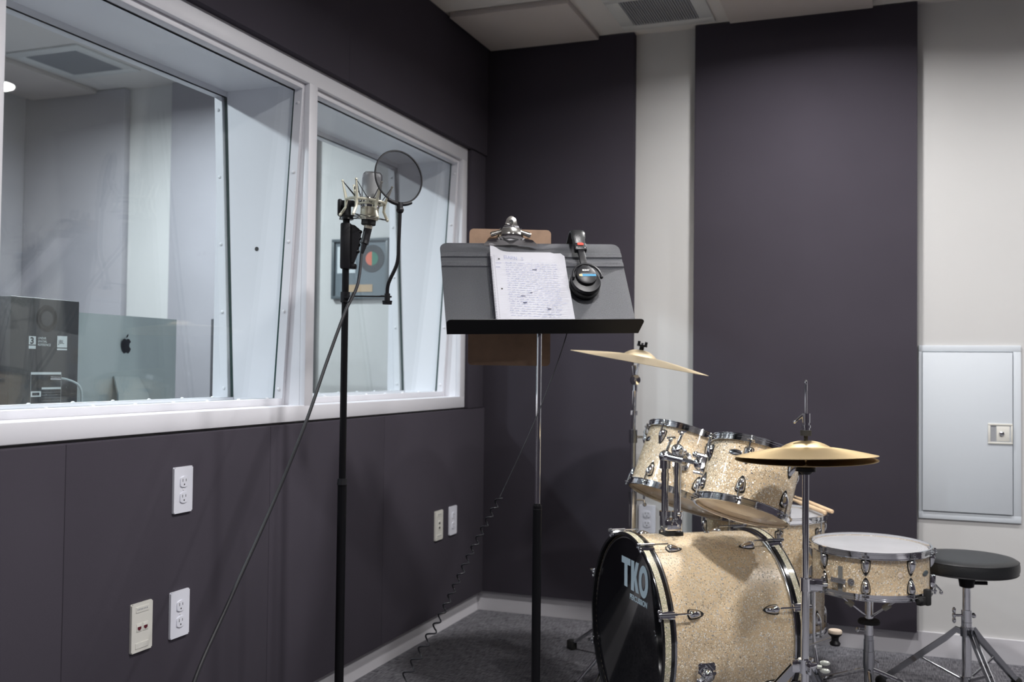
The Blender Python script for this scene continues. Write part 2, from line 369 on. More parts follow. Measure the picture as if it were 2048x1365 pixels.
# ------------------------------------------------------------------ observation window
TW = .02; IZ0, IZ1 = .937, 1.930
W = {1: (-2.58, -1.447), 2: (-1.400, -.259)}
b = B()
box(b, (0, OY0, OZ0), (TW, OY1, IZ0), bev=.003); box(b, (0, OY0, IZ1), (TW, OY1, OZ1+.0078), bev=.0015)
box(b, (0, OY0, IZ0-.002), (TW, -2.58, IZ1+.002), bev=.002); box(b, (0, -.259, IZ0-.002), (TW, OY1, IZ1+.002), bev=.002)
box(b, (0, -1.447, IZ0-.002), (TW, -1.400, IZ1+.002), bev=.002)
o = obj('trim_1', b, M_trim); o['kind'] = 'structure'
b = B(); hx = -.32
box(b, (hx, OY0, OZ0), (0, OY1, IZ0)); box(b, (hx, OY0, IZ1), (0, OY1, OZ1)); box(b, (hx, OY0, IZ0), (0, -2.58, IZ1)); box(b, (hx, -.259, IZ0), (0, OY1, IZ1)); box(b, (hx, -1.447, IZ0), (0, -1.400, IZ1))
o = obj('trim_2', b, M_trim); o['kind'] = 'structure'
screw_me = None
for n, (ya, yb) in W.items():
    t = holder('window_%d' % n)
    for side, (xt, xb) in (('near', (-.028, -.084)), ('far', (-.285, -.240))):
        th = .010; b = B()
        za, zb = .957, 1.912
        def X(z): return xb+(xt-xb)*(z-za)/(zb-za)
        vs = []
        for y in (ya+.001, yb-.001):
            for (dx, z) in ((0, za), (-th, za), (-th, zb), (0, zb)): vs.append(b.verts.new((X(z)+dx, y, z)))
        for idx, mi in (((0, 3, 7, 4), 0), ((1, 5, 6, 2), 0), ((0, 1, 2, 3), 1), ((4, 7, 6, 5), 1), ((3, 2, 6, 7), 1), ((0, 4, 5, 1), 1)):
            f = b.faces.new([vs[i] for i in idx]); f.material_index = mi
        obj('glass_pane', b, [M_glass, M_gedge], t, smooth=False)
        # stops holding the pane, on the room side (near) or control side (far)
        s = 1 if side == 'near' else -1; off = .0015 if side == 'near' else -th-.0015; wd = .030
        st_ = B()
        def strip(yl, yh):
            q = [(X(za)+off, za-.02), (X(za)+off+s*wd, za-.02), (X(zb)+off+s*wd, zb+.018), (X(zb)+off, zb+.018)]
            bb = B(); A = [bb.verts.new((x, yl, z)) for x, z in q]; C = [bb.verts.new((x, yh, z)) for x, z in q]
            bb.faces.new(A); bb.faces.new(C[::-1])
            for i in range(4): bb.faces.new([A[i], C[i], C[(i+1) % 4], A[(i+1) % 4]])
            bmesh.ops.recalc_face_normals(bb, faces=bb.faces); bmesh.ops.bevel(bb, geom=bb.edges[:], offset=.0015, segments=1, affect='EDGES'); merge(st_, bb)
        strip(ya, ya+.012); strip(yb-.012, yb)
        x0, x1 = sorted((X(za)+off, X(za)+off+s*wd)); box(st_, (x0, ya+.012, IZ0), (x1, yb-.012, IZ0+.020), bev=.0015)
        x0, x1 = sorted((X(zb)+off, X(zb)+off+s*wd)); box(st_, (x0, ya+.012, IZ1-.018), (x1, yb-.012, IZ1), bev=.0015)
        # seats the pane edge rests in
        box(st_, (X(za)-th, ya+.001, IZ0), (X(za), yb-.001, za)); box(st_, (X(zb)-th, ya+.001, zb), (X(zb), yb-.001, IZ1))
        so = obj('glazing_stop', st_, M_trim, t)
        if screw_me is None:
            sb = B(); lathe(sb, [(.0055, 0), (.0050, .002), (.003, .0034), (0, .0038)], seg=12); so1 = obj('screw', sb, M_screw); screw_me = so1.data; bpy.data.objects.remove(so1)
        def screw(M): 
            q = bpy.data.objects.new('screw', screw_me); S.collection.objects.link(q); q.parent = so; q.matrix_local = M
        for k in range(5):
            z = 1.01+k*.215 if k else .985
            xx = X(z)+off+s*wd/2
            screw(frame((0, -1, 0), loc=(xx, yb-.012, z)))
            if side == 'far' or n == 2: pass
        for k in range(8):
            y = ya+.07+k*(yb-ya-.14)/7; screw(frame((0, 0, 1), loc=(X(za)+off+s*wd/2, y, IZ0+.020)))
b = B(); lathe(b, [(0, 0), (.0065, 0), (.0065, .0015), (.004, .002), (0, .001)], frame((0, -1, 0), loc=(-.163, -1.447, 1.423)), 16)
tag(obj('cable_grommet', b, M_slot), 'small black grommet in the white window reveal of the left window', 'grommet')

# ------------------------------------------------------------------ wall plates
def outlet(M, label, kind='duplex', gp='white power outlets'):
    t = thing('wall_outlet' if kind != 'net' else 'network_wall_plate', None, label, 'wall outlet' if kind != 'net' else 'wall plate', M=M, group=gp)
    b = B(); prism(b, rrect(-.035, -.057, .035, .057, .003), .006, bev=.003); obj('cover_plate', b, M_plate if kind == 'duplex' else M_plate2, t)
    if kind == 'duplex':
        for s in (1, -1):
            b = B(); pts = [(.0165*math.cos(a)*1.0, .0135*math.sin(a)) for a in [2*PI*i/24 for i in range(24)]]
            pts = [(max(-.0145, min(.0145, x*1.15)), y*1.05) for x, y in pts]
            prism(b, pts, .0025, T(0, s*.0195, .006), bev=.0008)
            rc = obj('receptacle', b, M_plate, t)
            b = B()
            for x, h in ((-.006, .0075), (.006, .0062)): box(b, (x-.0009, s*.0195+.003-h/2+.001, .0084), (x+.0009, s*.0195+.003+h/2+.001, .0087))
            lathe(b, [(0, .0087), (.0022, .0087), (.0022, .0084)], T(0, s*.0195-.0065, 0), 10)
            obj('slots', b, M_slot, rc)
        b = B(); lathe(b, [(.003, .006), (.0028, .0072), (0, .0076)], seg=12); obj('screw', b, M_screw, t)
    else:
        for s in (1, -1):
            b = B(); prism(b, rrect(-.022, -.0065, .022, .0065, .001), .0012, T(0, s*.042, .006), bev=.0004); obj('label_window', b, M_plate2, t)
            if s > 0 or kind != 'net':
                b = B(); [box(b, (-.018+i*.0052, s*.042-.0015, .0071), (-.0155+i*.0052, s*.042+.0022, .0075)) for i in range(7)]; obj('printing', b, M_grille, t)
        n = 2
        for i in range(n):
            x = (-.0105, .0105)[i] if kind == 'net' else 0; y = 0 if kind == 'net' else (.009, -.009)[i]
            b = B(); box(b, (x-.0085, y-.0095, .006), (x+.0085, y+.0095, .0072), bev=.0004); j = obj('jack', b, M_plate2, t)
            b = B(); prism(b, [(-.006, -.003), (.006, -.003), (.006, .003), (.003, .003), (.003, .0055), (-.003, .0055), (-.003, .003), (-.006, .003)], .0005, T(x, y-.001, .0071) @ (R(PI, 'Z') if kind == 'net' else T(0, 0, 0))); obj('port', b, M_maroon if kind == 'net' else M_slot, j)
    return t
def lw(y, z, x=.0453): return frame((1, 0, 0), (0, 1, 0), (x, y, z))
outlet(lw(-2.0427, .747), 'white duplex power outlet highest on the wall, directly under the left window')
outlet(lw(-2.046, .441), 'white duplex power outlet low on the wall beside the network plate')
outlet(lw(-2.181, .441), 'ivory network plate with two maroon data ports, lowest left on the wall', 'net', 'ivory data plates')
outlet(lw(-.516, .441), 'ivory data plate near the corner, left one of the far pair', 'data', 'ivory data plates')
outlet(lw(-.381, .442), 'white duplex outlet near the room corner, right one of the far pair')
outlet(frame((0, -1, 0), (1, 0, 0), (.758, -.0005, .4405)), 'white duplex outlet on the white wall strip behind the drums')

# electrical panel in the back wall
t = thing('electrical_panel', (1.94, 0, .837), 'pale grey flush electrical panel with latch on the white wall at the right edge', 'electrical panel')
X0, X1, Z0, Z1 = -.142, .2055, -.325, .325
b = B()
for lo, hi in (((X0, -.008, Z0), (X1, 0, Z0+.026)), ((X0, -.008, Z1-.023), (X1, 0, Z1)), ((X1-.026, -.008, Z0+.026), (X1, 0, Z1-.023)), ((X0, -.008, Z0+.026), (X0+.012, 0, Z1-.023))): box(b, lo, hi, bev=.001)
box(b, (X0+.012, -.002, Z0+.026), (X1-.026, 0, Z1-.023)); obj('panel_frame', b, M_panelw, t)
b = B(); box(b, (X0+.014, -.014, Z0+.030), (X1-.0285, -.004, Z1-.026), bev=.0015); d = obj('door', b, M_panelw, t)
b = B(); z0, z1, xa, xb = -.037, .038, .095, .177
for lo, hi in (((xa, -.018, z0), (xb, -.0135, z0+.007)), ((xa, -.018, z1-.007), (xb, -.0135, z1)), ((xa, -.018, z0+.007), (xa+.008, -.0135, z1-.007)), ((xb-.006, -.018, z0+.007), (xb, -.0135, z1-.007))): box(b, lo, hi, bev=.001)
box(b, (xa+.028, -.0165, z0+.010), (xb-.010, -.0138, z1-.009), bev=.0008); la = obj('latch', b, M_plate2, d)
b = B(); box(b, (xa+.008, -.0146, z0+.007), (xa+.027, -.0139, z1-.007)); obj('latch_recess', b, M_grille, la)
b = B(); lathe(b, [(.009, 0), (.009, .003), (.006, .0045), (0, .0045)], frame((0, -1, 0), loc=(xa+.045, -.0163, .001)), 20); lk = obj('lock', b, M_chrome, la)

# ------------------------------------------------------------------ control room
def cr_panel(lo, hi, label):
    b = B(); box(b, lo, hi, bev=.004); tag(obj('acoustic_panel', b, M_fabric2), label, 'acoustic panel', 'grey control room panels')
cr_panel((-2.615, -.046, .09), (-1.955, -.0005, 2.464), 'charcoal fabric control room panel, coloured grey for strong lamps and glare, left of the white strip, seen through the left window')
cr_panel((-1.662, -.046, .09), (-.842, -.0005, 2.464), 'charcoal fabric control room panel, coloured grey for strong lamps and glare, right of the white strip, above the silver computer')
# desk
t = thing('studio_desk', (-1.0, -1.7, 0), 'dark studio desk in the control room below the window sill', 'desk')
b = B(); box(b, (-.42, -1.2, .735), (.45, 1.2, .765), bev=.004); obj('desktop', b, M_wood, t)
for x in (-.38, .40):
    for y in (-1.15, 1.15):
        b = B(); box(b, (x-.02, y-.02, 0), (x+.02, y+.02, .735)); obj('leg', b, M_blackm, t)
# studio monitors
def monitor(yc, label, prints=True):
    w_, h_, d_ = .254, .419, .30; z = .826
    t = thing('studio_monitor', (-.60, yc, z), label, 'speaker', group='black studio monitors on the desk')
    b = B(); box(b, (-d_, -w_/2, 0), (0, w_/2, h_), bev=.004); obj('cabinet', b, M_spk, t)
    b = B(); lathe(b, [(.031, 0), (.036, .002), (.040, 0)], frame((1, 0, 0), loc=(.0, .003, .361)), 32); lathe(b, [(0, -.0005), (.030, .0002), (.031, .001)], frame((1, 0, 0), loc=(.0, .003, .361)), 32); obj('bass_port', b, M_black, t)
    if prints:
        A = frame((1, 0, 0), (0, 1, 0), (.0006, 0, .072))
        b = B(); box(b, (-.062, .212, 0), (-.037, .236, .0004)); box(b, (-.062, .200, 0), (-.037, .209, .0004)); obj('numeral_badge', b, M_print, t, A)
        text('numeral', '3', .026, M_spk, t, A @ T(-.058, .2145, .0005), offset=.0009, sx=1.1)
        for i, s in enumerate(('LINEAR', 'SPATIAL', 'REFERENCE')): text('lettering', s, .0098, M_print, t, A @ T(-.030, .228-i*.0095, .0004), sx=.95)
        b = B(); box(b, (.042, .206, 0), (.080, .240, .0004)); box(b, (.042, .198, 0), (.080, .203, .0004)); obj('brand_badge', b, M_print, t, A)
        text('lettering', 'JBL', .016, M_spk, t, A @ T(.0465, .217, .0005), offset=.0001, sx=1.05)
        A = frame((1, 0, 0), (0, 1, 0), (.0006, 0, .100)); b = B()
        for lo, hi in (((-.052, .098), (.060, .105)), ((-.012, .055), (.060, .061)), ((-.052, .001), (.060, .007)), ((-.052, .034), (-.014, .050))): box(b, (*lo, 0), (*hi, .0004))
        for x in (-.052, .060): box(b, (x, -.03, 0), (x+.0006, .098, .0004))
        for k in range(4): box(b, (-.012, .046-k*.008, 0), (.058, .0463-k*.008, .0004))
        obj('spec_label', b, M_print, t, A)
        b = B(); box(b, (-.046, .038, 0), (-.020, .046, .0006)); obj('power_mark', b, M_spk, t, A)
        b = B(); tube(b, smoothpath([(.004, .03, .187), (.03, .05, .185), (.05, .080, .165), (.05, .092, .12), (.03, .095, .03)]), .0035); obj('cable', b, M_alu, t)
        b = B(); cyl(b, (0, .02, .187), (.018, .042, .186), .007); obj('plug', b, M_chromeD, t)
    b = B(); box(b, (-d_+.01, -w_/2+.01, -.061), (-.01, w_/2-.01, 0), bev=.003); obj('isolation_pad', b, M_rubber, t)
    return t
monitor(-1.850, 'black studio monitor with white lettering seen from behind at the left window edge')
monitor(-.575, 'dark studio monitor mostly hidden by the window reveal, right of the silver computer', False)
# all-in-one computer
t = thing('desktop_computer', (-.80, -1.330, .765), 'silver all in one computer seen from behind through the left window', 'computer')
b = B(); W_, Z0, Z1 = .294, .095, .460
n = 14; rows = []
for i in range(n+1):      # bulging aluminium back
    z = Z0+(Z1-Z0)*i/n; row = []
    for j in range(n+1):
        y = -W_+2*W_*j/n; u = abs(y)/W_; v_ = abs(z-(Z0+Z1)/2)/((Z1-Z0)/2); row.append(b.verts.new((.001+.028*max(0, 1-u**2.4)*max(0, 1-v_**2.6), y, z)))
    rows.append(row)
for i in range(n):
    for j in range(n): b.faces.new([rows[i][j], rows[i][j+1], rows[i+1][j+1], rows[i+1][j]])
box(b, (-.010, -W_, Z0), (.001, W_, Z1), bev=.0012); obj('housing', b, M_alu, t)
b = B()
sp = [(.062, .0), (.060, .03), (.055, .10), (.045, .165), (.026, .205)]
for yy in (0,): pass
rows = []
for i, (x, z) in enumerate([(-.10, .0), (.070, .0), (.086, .012), (.082, .09), (.066, .190), (.034, .250)]):
    hw = .10 if i < 3 else .10-.014*(i-2); rows.append([b.verts.new((x, -hw, z)), b.verts.new((x, hw, z)), b.verts.new((x-.006*(i > 1), hw, z+.006*(i <= 2))), b.verts.new((x-.006*(i > 1), -hw, z+.006*(i <= 2)))])
for a, c in zip(rows, rows[1:]):
    for k in range(4): b.faces.new([a[k], a[(k+1) % 4], c[(k+1) % 4], c[k]])
b.faces.new(rows[0]); b.faces.new(rows[-1][::-1]); obj('stand', b, M_alu, t)
body = [(0, .022), (.006, .025), (.013, .025), (.020, .020), (.024, .014), (.0185, .008), (.0165, 0), (.019, -.008), (.0245, -.013), (.019, -.024), (.012, -.030), (.006, -.029), (0, -.027), (-.006, -.029), (-.012, -.030), (-.020, -.021), (-.025, -.006), (-.025, .008), (-.020, .020), (-.012, .025), (-.006, .025)]
body = [(p.x, p.y) for p in smoothpath([(x, y, 0) for x, y in body+[body[0]]], 4)[:-1]]
leaf = [(0, .029), (.001, .036), (.006, .042), (.0105, .044), (.0095, .037), (.005, .031)]
b = B(); k = .90; A = frame((1, 0, 0), (0, 1, 0), (.0295, 0, .356))
prism(b, [(x*k, y*k) for x, y in body], .0008, A); prism(b, [(x*k, y*k) for x, y in leaf], .0008, A); obj('logo', b, M_logo, t)
# framed record on the control room wall
t = thing('framed_record', (-.60, -.001, 1.51), 'grey framed record award hanging on the control room wall, seen through the right window', 'picture frame')
b = B(); fw, fh = .148, .140
for lo, hi in (((-fw, -.02, -fh), (fw, 0, -fh+.014)), ((-fw, -.02, fh-.014), (fw, 0, fh)), ((-fw, -.02, -fh+.014), (-fw+.014, 0, fh-.014)), ((fw-.014, -.02, -fh+.014), (fw, 0, fh-.014))): box(b, lo, hi, bev=.002)
obj('frame', b, M_frameg, t)
b = B(); box(b, (-fw+.014, -.010, -fh+.014), (fw-.014, -.002, fh-.014)); obj('backing', b, M_mat, t)
A = frame((0, -1, 0), (1, 0, 0), (.062, -.0105, .045))
b = B(); lathe(b, [(0, .002), (.062, .002), (.064, 0)], A, 40); rc = obj('record', b, M_record, t)
b = B(); prism(b, [(.032*math.cos(a), .032*math.sin(a)) for a in [PI/2+PI*i/16 for i in range(17)]], .0008, A @ T(0, 0, .002)); obj('label_half', b, M_orange, rc)
b = B(); prism(b, [(.032*math.cos(a), .032*math.sin(a)) for a in [-PI/2+PI*i/16 for i in range(17)]], .0008, A @ T(0, 0, .002)); obj('label_half', b, M_green, rc)
b = B(); box(b, (-.120, -.012, -.02), (-.025, -.0105, .105)); cv = obj('cover_card', b, M_print, t)
b = B(); lathe(b, [(0, .001), (.030, .001), (.030, 0)], frame((0, -1, 0), loc=(-.065, -.012, .045)), 30); obj('cover_disc', b, M_frameg, cv)
b = B(); box(b, (-.062, -.012, -.108), (.066, -.0105, -.074)); obj('plaque', b, M_brassp, t)

# ------------------------------------------------------------------ drum hardware meshes
def lug_mesh(L=.046, Wd=.023, Hh=.015):
    b = B(); n, m = 12, 10; rows = []
    for i in range(n+1):
        u = i/n; wv = (Wd/2)*(min(1, (u/.12)**.5) if u < .12 else 1)*(1-max(0, (u-.25)/.75)**2.1)**.75+.0004
        hv = Hh*math.sin(PI*min(1, (u+.10)/.98)**.75)**.6 if u < 1 else 0
        rows.append([b.verts.new((hv*math.sin(PI*j/m)**.8, -wv*math.cos(PI*j/m), L*u)) for j in range(m+1)])
    for i in range(n):
        for j in range(m): b.faces.new([rows[i][j], rows[i][j+1], rows[i+1][j+1], rows[i+1][j]])
    b.faces.new(rows[0])
    return b
tmp = obj('tmp', lug_mesh(), M_chrome); LUG = tmp.data; bpy.data.objects.remove(tmp)
b = B(); pts = []
for i in range(25):
    u = i/24; wv = (.0135)*(min(1, (u/.1)**.5) if u < .1 else 1)*(1-max(0, (u-.25)/.75)**2.1)**.75+.0003; pts.append((wv, -.002+.051*u))
pts = pts+[(-x, y) for x, y in pts[::-1]]
prism(b, pts, .0025, frame((1, 0, 0), (0, 1, 0), (-.0012, 0, 0)))
tmp = obj('tmp', b, M_rubber); GAS = tmp.data; bpy.data.objects.remove(tmp)
def inst(name, me, parent, M):
    o = bpy.data.objects.new(name, me); S.collection.objects.link(o); o.parent = parent; o.matrix_local = M; return o
def hoop_profile(Rs, up=1, tall=.019):
    r = Rs+.0035
    pr = [(r+.0065, -.011), (r+.0065, -.0095), (r+.0015, -.0092), (r+.0015, .001), (r+.003, .0015), (r+.003, .003), (r+.0015, .0035), (r+.0015, tall-.011-.0015), (r+.0055, tall-.011), (r+.0055, tall-.0095), (r-.0008, tall-.0095), (r-.0008, .0), (r, -.011)]
    return [(a, z*up) for a, z in pr]
def rod_mesh(L, ear=True):
    b = B(); cyl(b, (0, 0, -L), (0, 0, .006), .0027, seg=8); cyl(b, (0, 0, .0), (0, 0, .003), .0058, seg=12); box(b, (-.0034, -.0034, .003), (.0034, .0034, .012), bev=.001)
    return b
def drum(name, M, Rs, dep, nl, a0, label, cat, group, top_mat, bot_mat, shell_mat, gap=.024, bottom_same=True, ringed=False):
    """local z=0 bottom edge, z=dep top edge"""
    t = thing(name, None, label, cat, M=M, group=group)
    b = B(); lathe(b, [(Rs-.006, .002), (Rs-.006, dep-.002), (Rs-.003, dep), (Rs, dep-.004), (Rs, .004), (Rs-.003, 0)], seg=72, closed=True); obj('shell', b, shell_mat, t)
    for s, z, hm in ((1, dep, top_mat), (-1, 0, bot_mat)):
        b = B(); lathe(b, [(0, .0015), (Rs-.012, .0015), (Rs-.004, .0), (Rs+.0015, -.004), (Rs+.0022, -.007)] if s > 0 else [(0, -.0015), (Rs-.012, -.0015), (Rs-.004, .0), (Rs+.0015, .004), (Rs+.0022, .007)], T(0, 0, z), 72)
        hd = obj('drumhead', b, hm, t)
        if ringed and s > 0:
            for rr_ in (Rs-.020, Rs-.026, Rs-.032):
                b = B(); lathe(b, [(rr_, .0019), (rr_+.0008, .0019), (rr_+.0008, .0015), (rr_, .0015)], T(0, 0, z), 64, closed=True); obj('ring_line', b, M_silverp, hd)
        b = B(); lathe(b, hoop_profile(Rs, s), T(0, 0, z), 72, closed=True)
        for k in range(nl):
            a = a0+2*PI*k/nl; box(b, (Rs+.004, -.011, -.003), (Rs+.0205, .011, 0), R(a, 'Z') @ T(0, 0, z-.004*s) , bev=.001)
        obj('hoop', b, M_chrome, t)
        L = gap+.006
        rm = None
        for k in range(nl):
            a = a0+2*PI*k/nl
            if rm is None: ro = obj('tension_rod', rod_mesh(L), M_chromeD, t); rm = ro.data
            else: ro = bpy.data.objects.new('tension_rod', rm); S.collection.objects.link(ro); ro.parent = t
            ro.matrix_local = R(a, 'Z') @ T(Rs+.0145, 0, z-.004*s) @ (R(PI, 'X') if s < 0 else Matrix())
            lm = R(a, 'Z') @ T(Rs+.001, 0, z-s*(gap)) @ (R(PI, 'X') if s > 0 else Matrix())
            lg = inst('lug', LUG, t, lm); inst('gasket', GAS, lg, T(-.0002, 0, 0))
    return t
def badge(t, a, z, Rs, m=None):
    b = B(); lathe(b, [(0, .0016), (.013, .0012), (.016, 0)], R(a, 'Z') @ T(Rs+.0006, 0, z) @ R(PI/2, 'Y') @ Matrix.Diagonal((.55, 1.25, 1, 1)), 24); return obj('badge', b, m or M_chromeD, t)

def axframe(n, loc):
    n = V(n).normalized(); a1 = n.cross(V((0, 1, 0))).normalized(); a2 = n.cross(a1); l = V(loc)
    return Matrix(((a1.x, a2.x, n.x, l.x), (a1.y, a2.y, n.y, l.y), (a1.z, a2.z, n.z, l.z), (0, 0, 0, 1)))
# tom toms  (hoop top-to-top distances measured; shell inside hoops)
nB = V((.1907, .3649, 1)).normalized(); topB = V((1.3299, -1.0834, .8286)); depB = .180
MB_ = axframe(nB, topB-nB*(depB+.008)); 
gT = 'champagne sparkle tom toms'
t = drum('tom_drum', MB_, .131, depB, 6, rad(28), 'smaller champagne sparkle tom tilted over the bass drum, partly behind the hi-hat cymbals', 'drum', gT, M_head, M_tan, M_spark)
badge(t, rad(72), .135, .131)
nA = V((.2785, .3402, 1)).normalized(); topA = V((1.0838, -.712, .8291)); depA = .208
MA_ = axframe(nA, topA-nA*(depA+.008))
t = drum('tom_drum', MA_, .156, depA, 6, rad(58), 'larger champagne sparkle tom tilted beside the cymbal stand, partly behind the smaller tom', 'drum', gT, M_head, M_tan, M_spark)
badge(t, rad(30), .15, .156)
# floor tom
FT = V((1.283, -.470, 0))
t = drum('floor_tom', T(FT.x, FT.y, .175), .2035, .385, 8, rad(20), 'champagne sparkle floor tom standing behind the bass drum with drumsticks on its head', 'drum', 'champagne floor tom', M_head, M_tan, M_spark, gap=.03)
del t['group']
for a in (200, 320, 80):
    b = B(); A = R(rad(a), 'Z') @ T(.2035, 0, 0)
    box(b, (.0, -.018, .10), (.022, .018, .17), A, bev=.004); obj('leg_bracket', b, M_chrome, t)
    b = B(); tube(b, [A @ V(p) for p in ((.030, 0, .25), (.030, 0, .02), (.034, 0, -.03), (.06, 0, -.15), (.063, 0, -.16))], .0052); lg = obj('leg', b, M_chrome, t)
    b = B(); cyl(b, A @ V((.060, 0, -.150)), A @ V((.064, 0, -.175)), .011, .013); obj('rubber_foot', b, M_rubber, lg)
STK = (((1.3556, -.1978, .5740), (1.490, -.5107, .5740)), ((1.3850, -.1750, .5740), (1.512, -.480, .5740)))
for k, (p0, p1) in enumerate(STK):
    p0 = V(p0); p1 = V(p1); d = (p1-p0).normalized(); p0 = p1-d*.40
    b = B(); Lk = (p1-p0).length
    lathe(b, [(0, -.006), (.0035, -.005), (.0045, 0), (.003, .008), (.0058, .07), (.0074, .14), (.0074, Lk-.004), (.005, Lk), (0, Lk)], frame(d, loc=p0+V((0, 0, .004))), 14)
    tag(obj('drumstick', b, M_stick), ['wooden drumstick on the floor tom, nearer the hi-hat pole', 'wooden drumstick lying behind the other on the floor tom'][k], 'drumstick', 'drumsticks on the floor tom')

# snare
SN = V((1.638, -.700, 0)); zt = .517; dS = .127
t = drum('snare_drum', T(SN.x, SN.y, zt-.008-dS) @ R(rad(1), 'X'), .1755, dS, 8, rad(42), 'champagne sparkle snare drum with white head on a chrome stand, beside the stool', 'drum', 'champagne snare', M_head, M_tan, M_spark, gap=.012, ringed=True)
del t['group']
A = R(rad(243.5), 'Z') @ T(.176, 0, 0)
b = B(); box(b, (.008, -.030, .035), (.014, .018, .051), A, bev=.002); cyl(b, A @ V((.012, -.024, .043)), A @ V((.018, -.024, .043)), .004); cyl(b, A @ V((.012, .012, .043)), A @ V((.018, .012, .043)), .004)
cyl(b, A @ V((0, .032, .043)), A @ V((.004, .032, .043)), .011); cyl(b, A @ V((.004, .032, .043)), A @ V((.009, .032, .043)), .004); box(b, (0, -.026, .038), (.008, -.020, .048), A); box(b, (0, .008, .038), (.008, .014, .048), A); obj('butt_plate', b, M_chrome, t)
b = B(); box(b, (.0005, -.012, -.012), (.0015, .003, .085), A); obj('snare_strap', b, mat('grey_tape', (.20, .20, .19), .6), t)
b = B(); lathe(b, [(.0035, .0012), (.0075, .0015), (.0085, 0)], R(rad(300), 'Z') @ T(.1755, 0, .070) @ R(PI/2, 'Y'), 20); lathe(b, [(0, .0008), (.0035, .0012)], R(rad(300), 'Z') @ T(.1755, 0, .070) @ R(PI/2, 'Y'), 20); obj('vent_hole', b, M_felt, t)
badge(t, rad(336), .066, .1755, M_frameg)
b = B(); A = R(rad(322), 'Z') @ T(.184, 0, -.006)
box(b, (-.004, -.016, -.016), (.014, .022, .010), A, bev=.004); box(b, (.0, .010, -.018), (.020, .028, .032), A, bev=.005); cyl(b, A @ V((.010, -.026, 0)), A @ V((.012, -.01, 0)), .008); obj('clip_mount', b, M_rubber, t)
b = B(); A = R(rad(0), 'Z') @ T(.178, 0, .0)
box(b, (0, -.012, .01), (.014, .012, .05), A, bev=.003); cyl(b, A @ V((.012, 0, .02)), A @ V((.03, 0, .0)), .003); sph(b, A @ V((.03, 0, -.004)), .006); obj('throw_off', b, M_chrome, t)
# snare stand
t = thing('snare_stand', (SN.x-.003, SN.y, 0), 'chrome snare stand with black collar under the snare drum', 'drum stand')
b = B(); cyl(b, (0, 0, .215), (0, 0, .345), .0125); cyl(b, (0, 0, .30), (0, 0, .352), .006); obj('upper_tube', b, M_chrome, t)
b = B(); cyl(b, (0, 0, .03), (0, 0, .225), .0145); cyl(b, (0, 0, .125), (0, 0, .175), .0175); cyl(b, (0, 0, .175), (0, 0, .21), .016); obj('lower_tube', b, M_chromeD, t)
b = B(); lathe(b, [(.013, -.005), (.033, -.006), (.034, .0), (.031, .006), (.013, .006)], T(0, 0, .268), 28, closed=True); obj('basket_nut', b, M_rubber, t)
for a in (200, 330, 85):
    b = B(); c, s_ = math.cos(rad(a)), math.sin(rad(a)); r1 = .162
    p0 = V((c*.012, s_*.012, .288)); p1 = V((c*.108, s_*.108, .362)); d = p1-p0
    box(b, (0, -.0085, -.0025), (d.length, .0085, .0025), frame(d.cross(V((-s_, c, 0))), d, p0), bev=.001)
    tube(b, [(c*.104, s_*.104, .362), (c*(r1+.036), s_*(r1+.036), .364), (c*(r1+.040), s_*(r1+.040), .366), (c*(r1+.036), s_*(r1+.036), .389)], .005); ar = obj('basket_arm', b, M_chrome, t)
    b = B(); m_ = p0+d*.42; m2 = p0+d*.60; cyl(b, m_, m2, .0095); obj('arm_tape', b, M_cardmat if a != 85 else M_rubber, ar)
for a in (150, 276, 36):
    c, s_ = math.cos(rad(a)), math.sin(rad(a)); b = B()
    tube(b, [(c*.014, s_*.014, .115), (c*.05, s_*.05, .100), (c*.24, s_*.24, .014)], .0065); lg = obj('leg', b, M_chrome, t)
    b = B(); cyl(b, (c*.235, s_*.235, .02), (c*.262, s_*.262, .006), .011, .012); obj('rubber_foot', b, M_rubber, lg)
b = B(); cyl(b, (-.014, 0, .237), (-.03, 0, .237), .003); sph(b, (-.034, 0, .237), .007, sc=(1, 1, 1.4)); obj('wing_bolt', b, M_chrome, t); b = B(); cyl(b, (.012, 0, .15), (.028, .0, .14), .004); box(b, (.024, -.003, .12), (.030, .003, .146), bev=.002); obj('wing_bolt', b, M_chrome, t)

# ------------------------------------------------------------------ bass drum
nD = V((.807, .590, 0)).normalized(); cD = V((.954, -1.153, .2845)); LD = .4475; RD = .2795
MD = Matrix()   # local x = viewer's left (seen from front), y = up, z = towards the back
MD = Matrix(((-nD.y, 0, nD.x, cD.x), (nD.x, 0, nD.y, cD.y), (0, 1, 0, cD.z), (0, 0, 0, 1)))
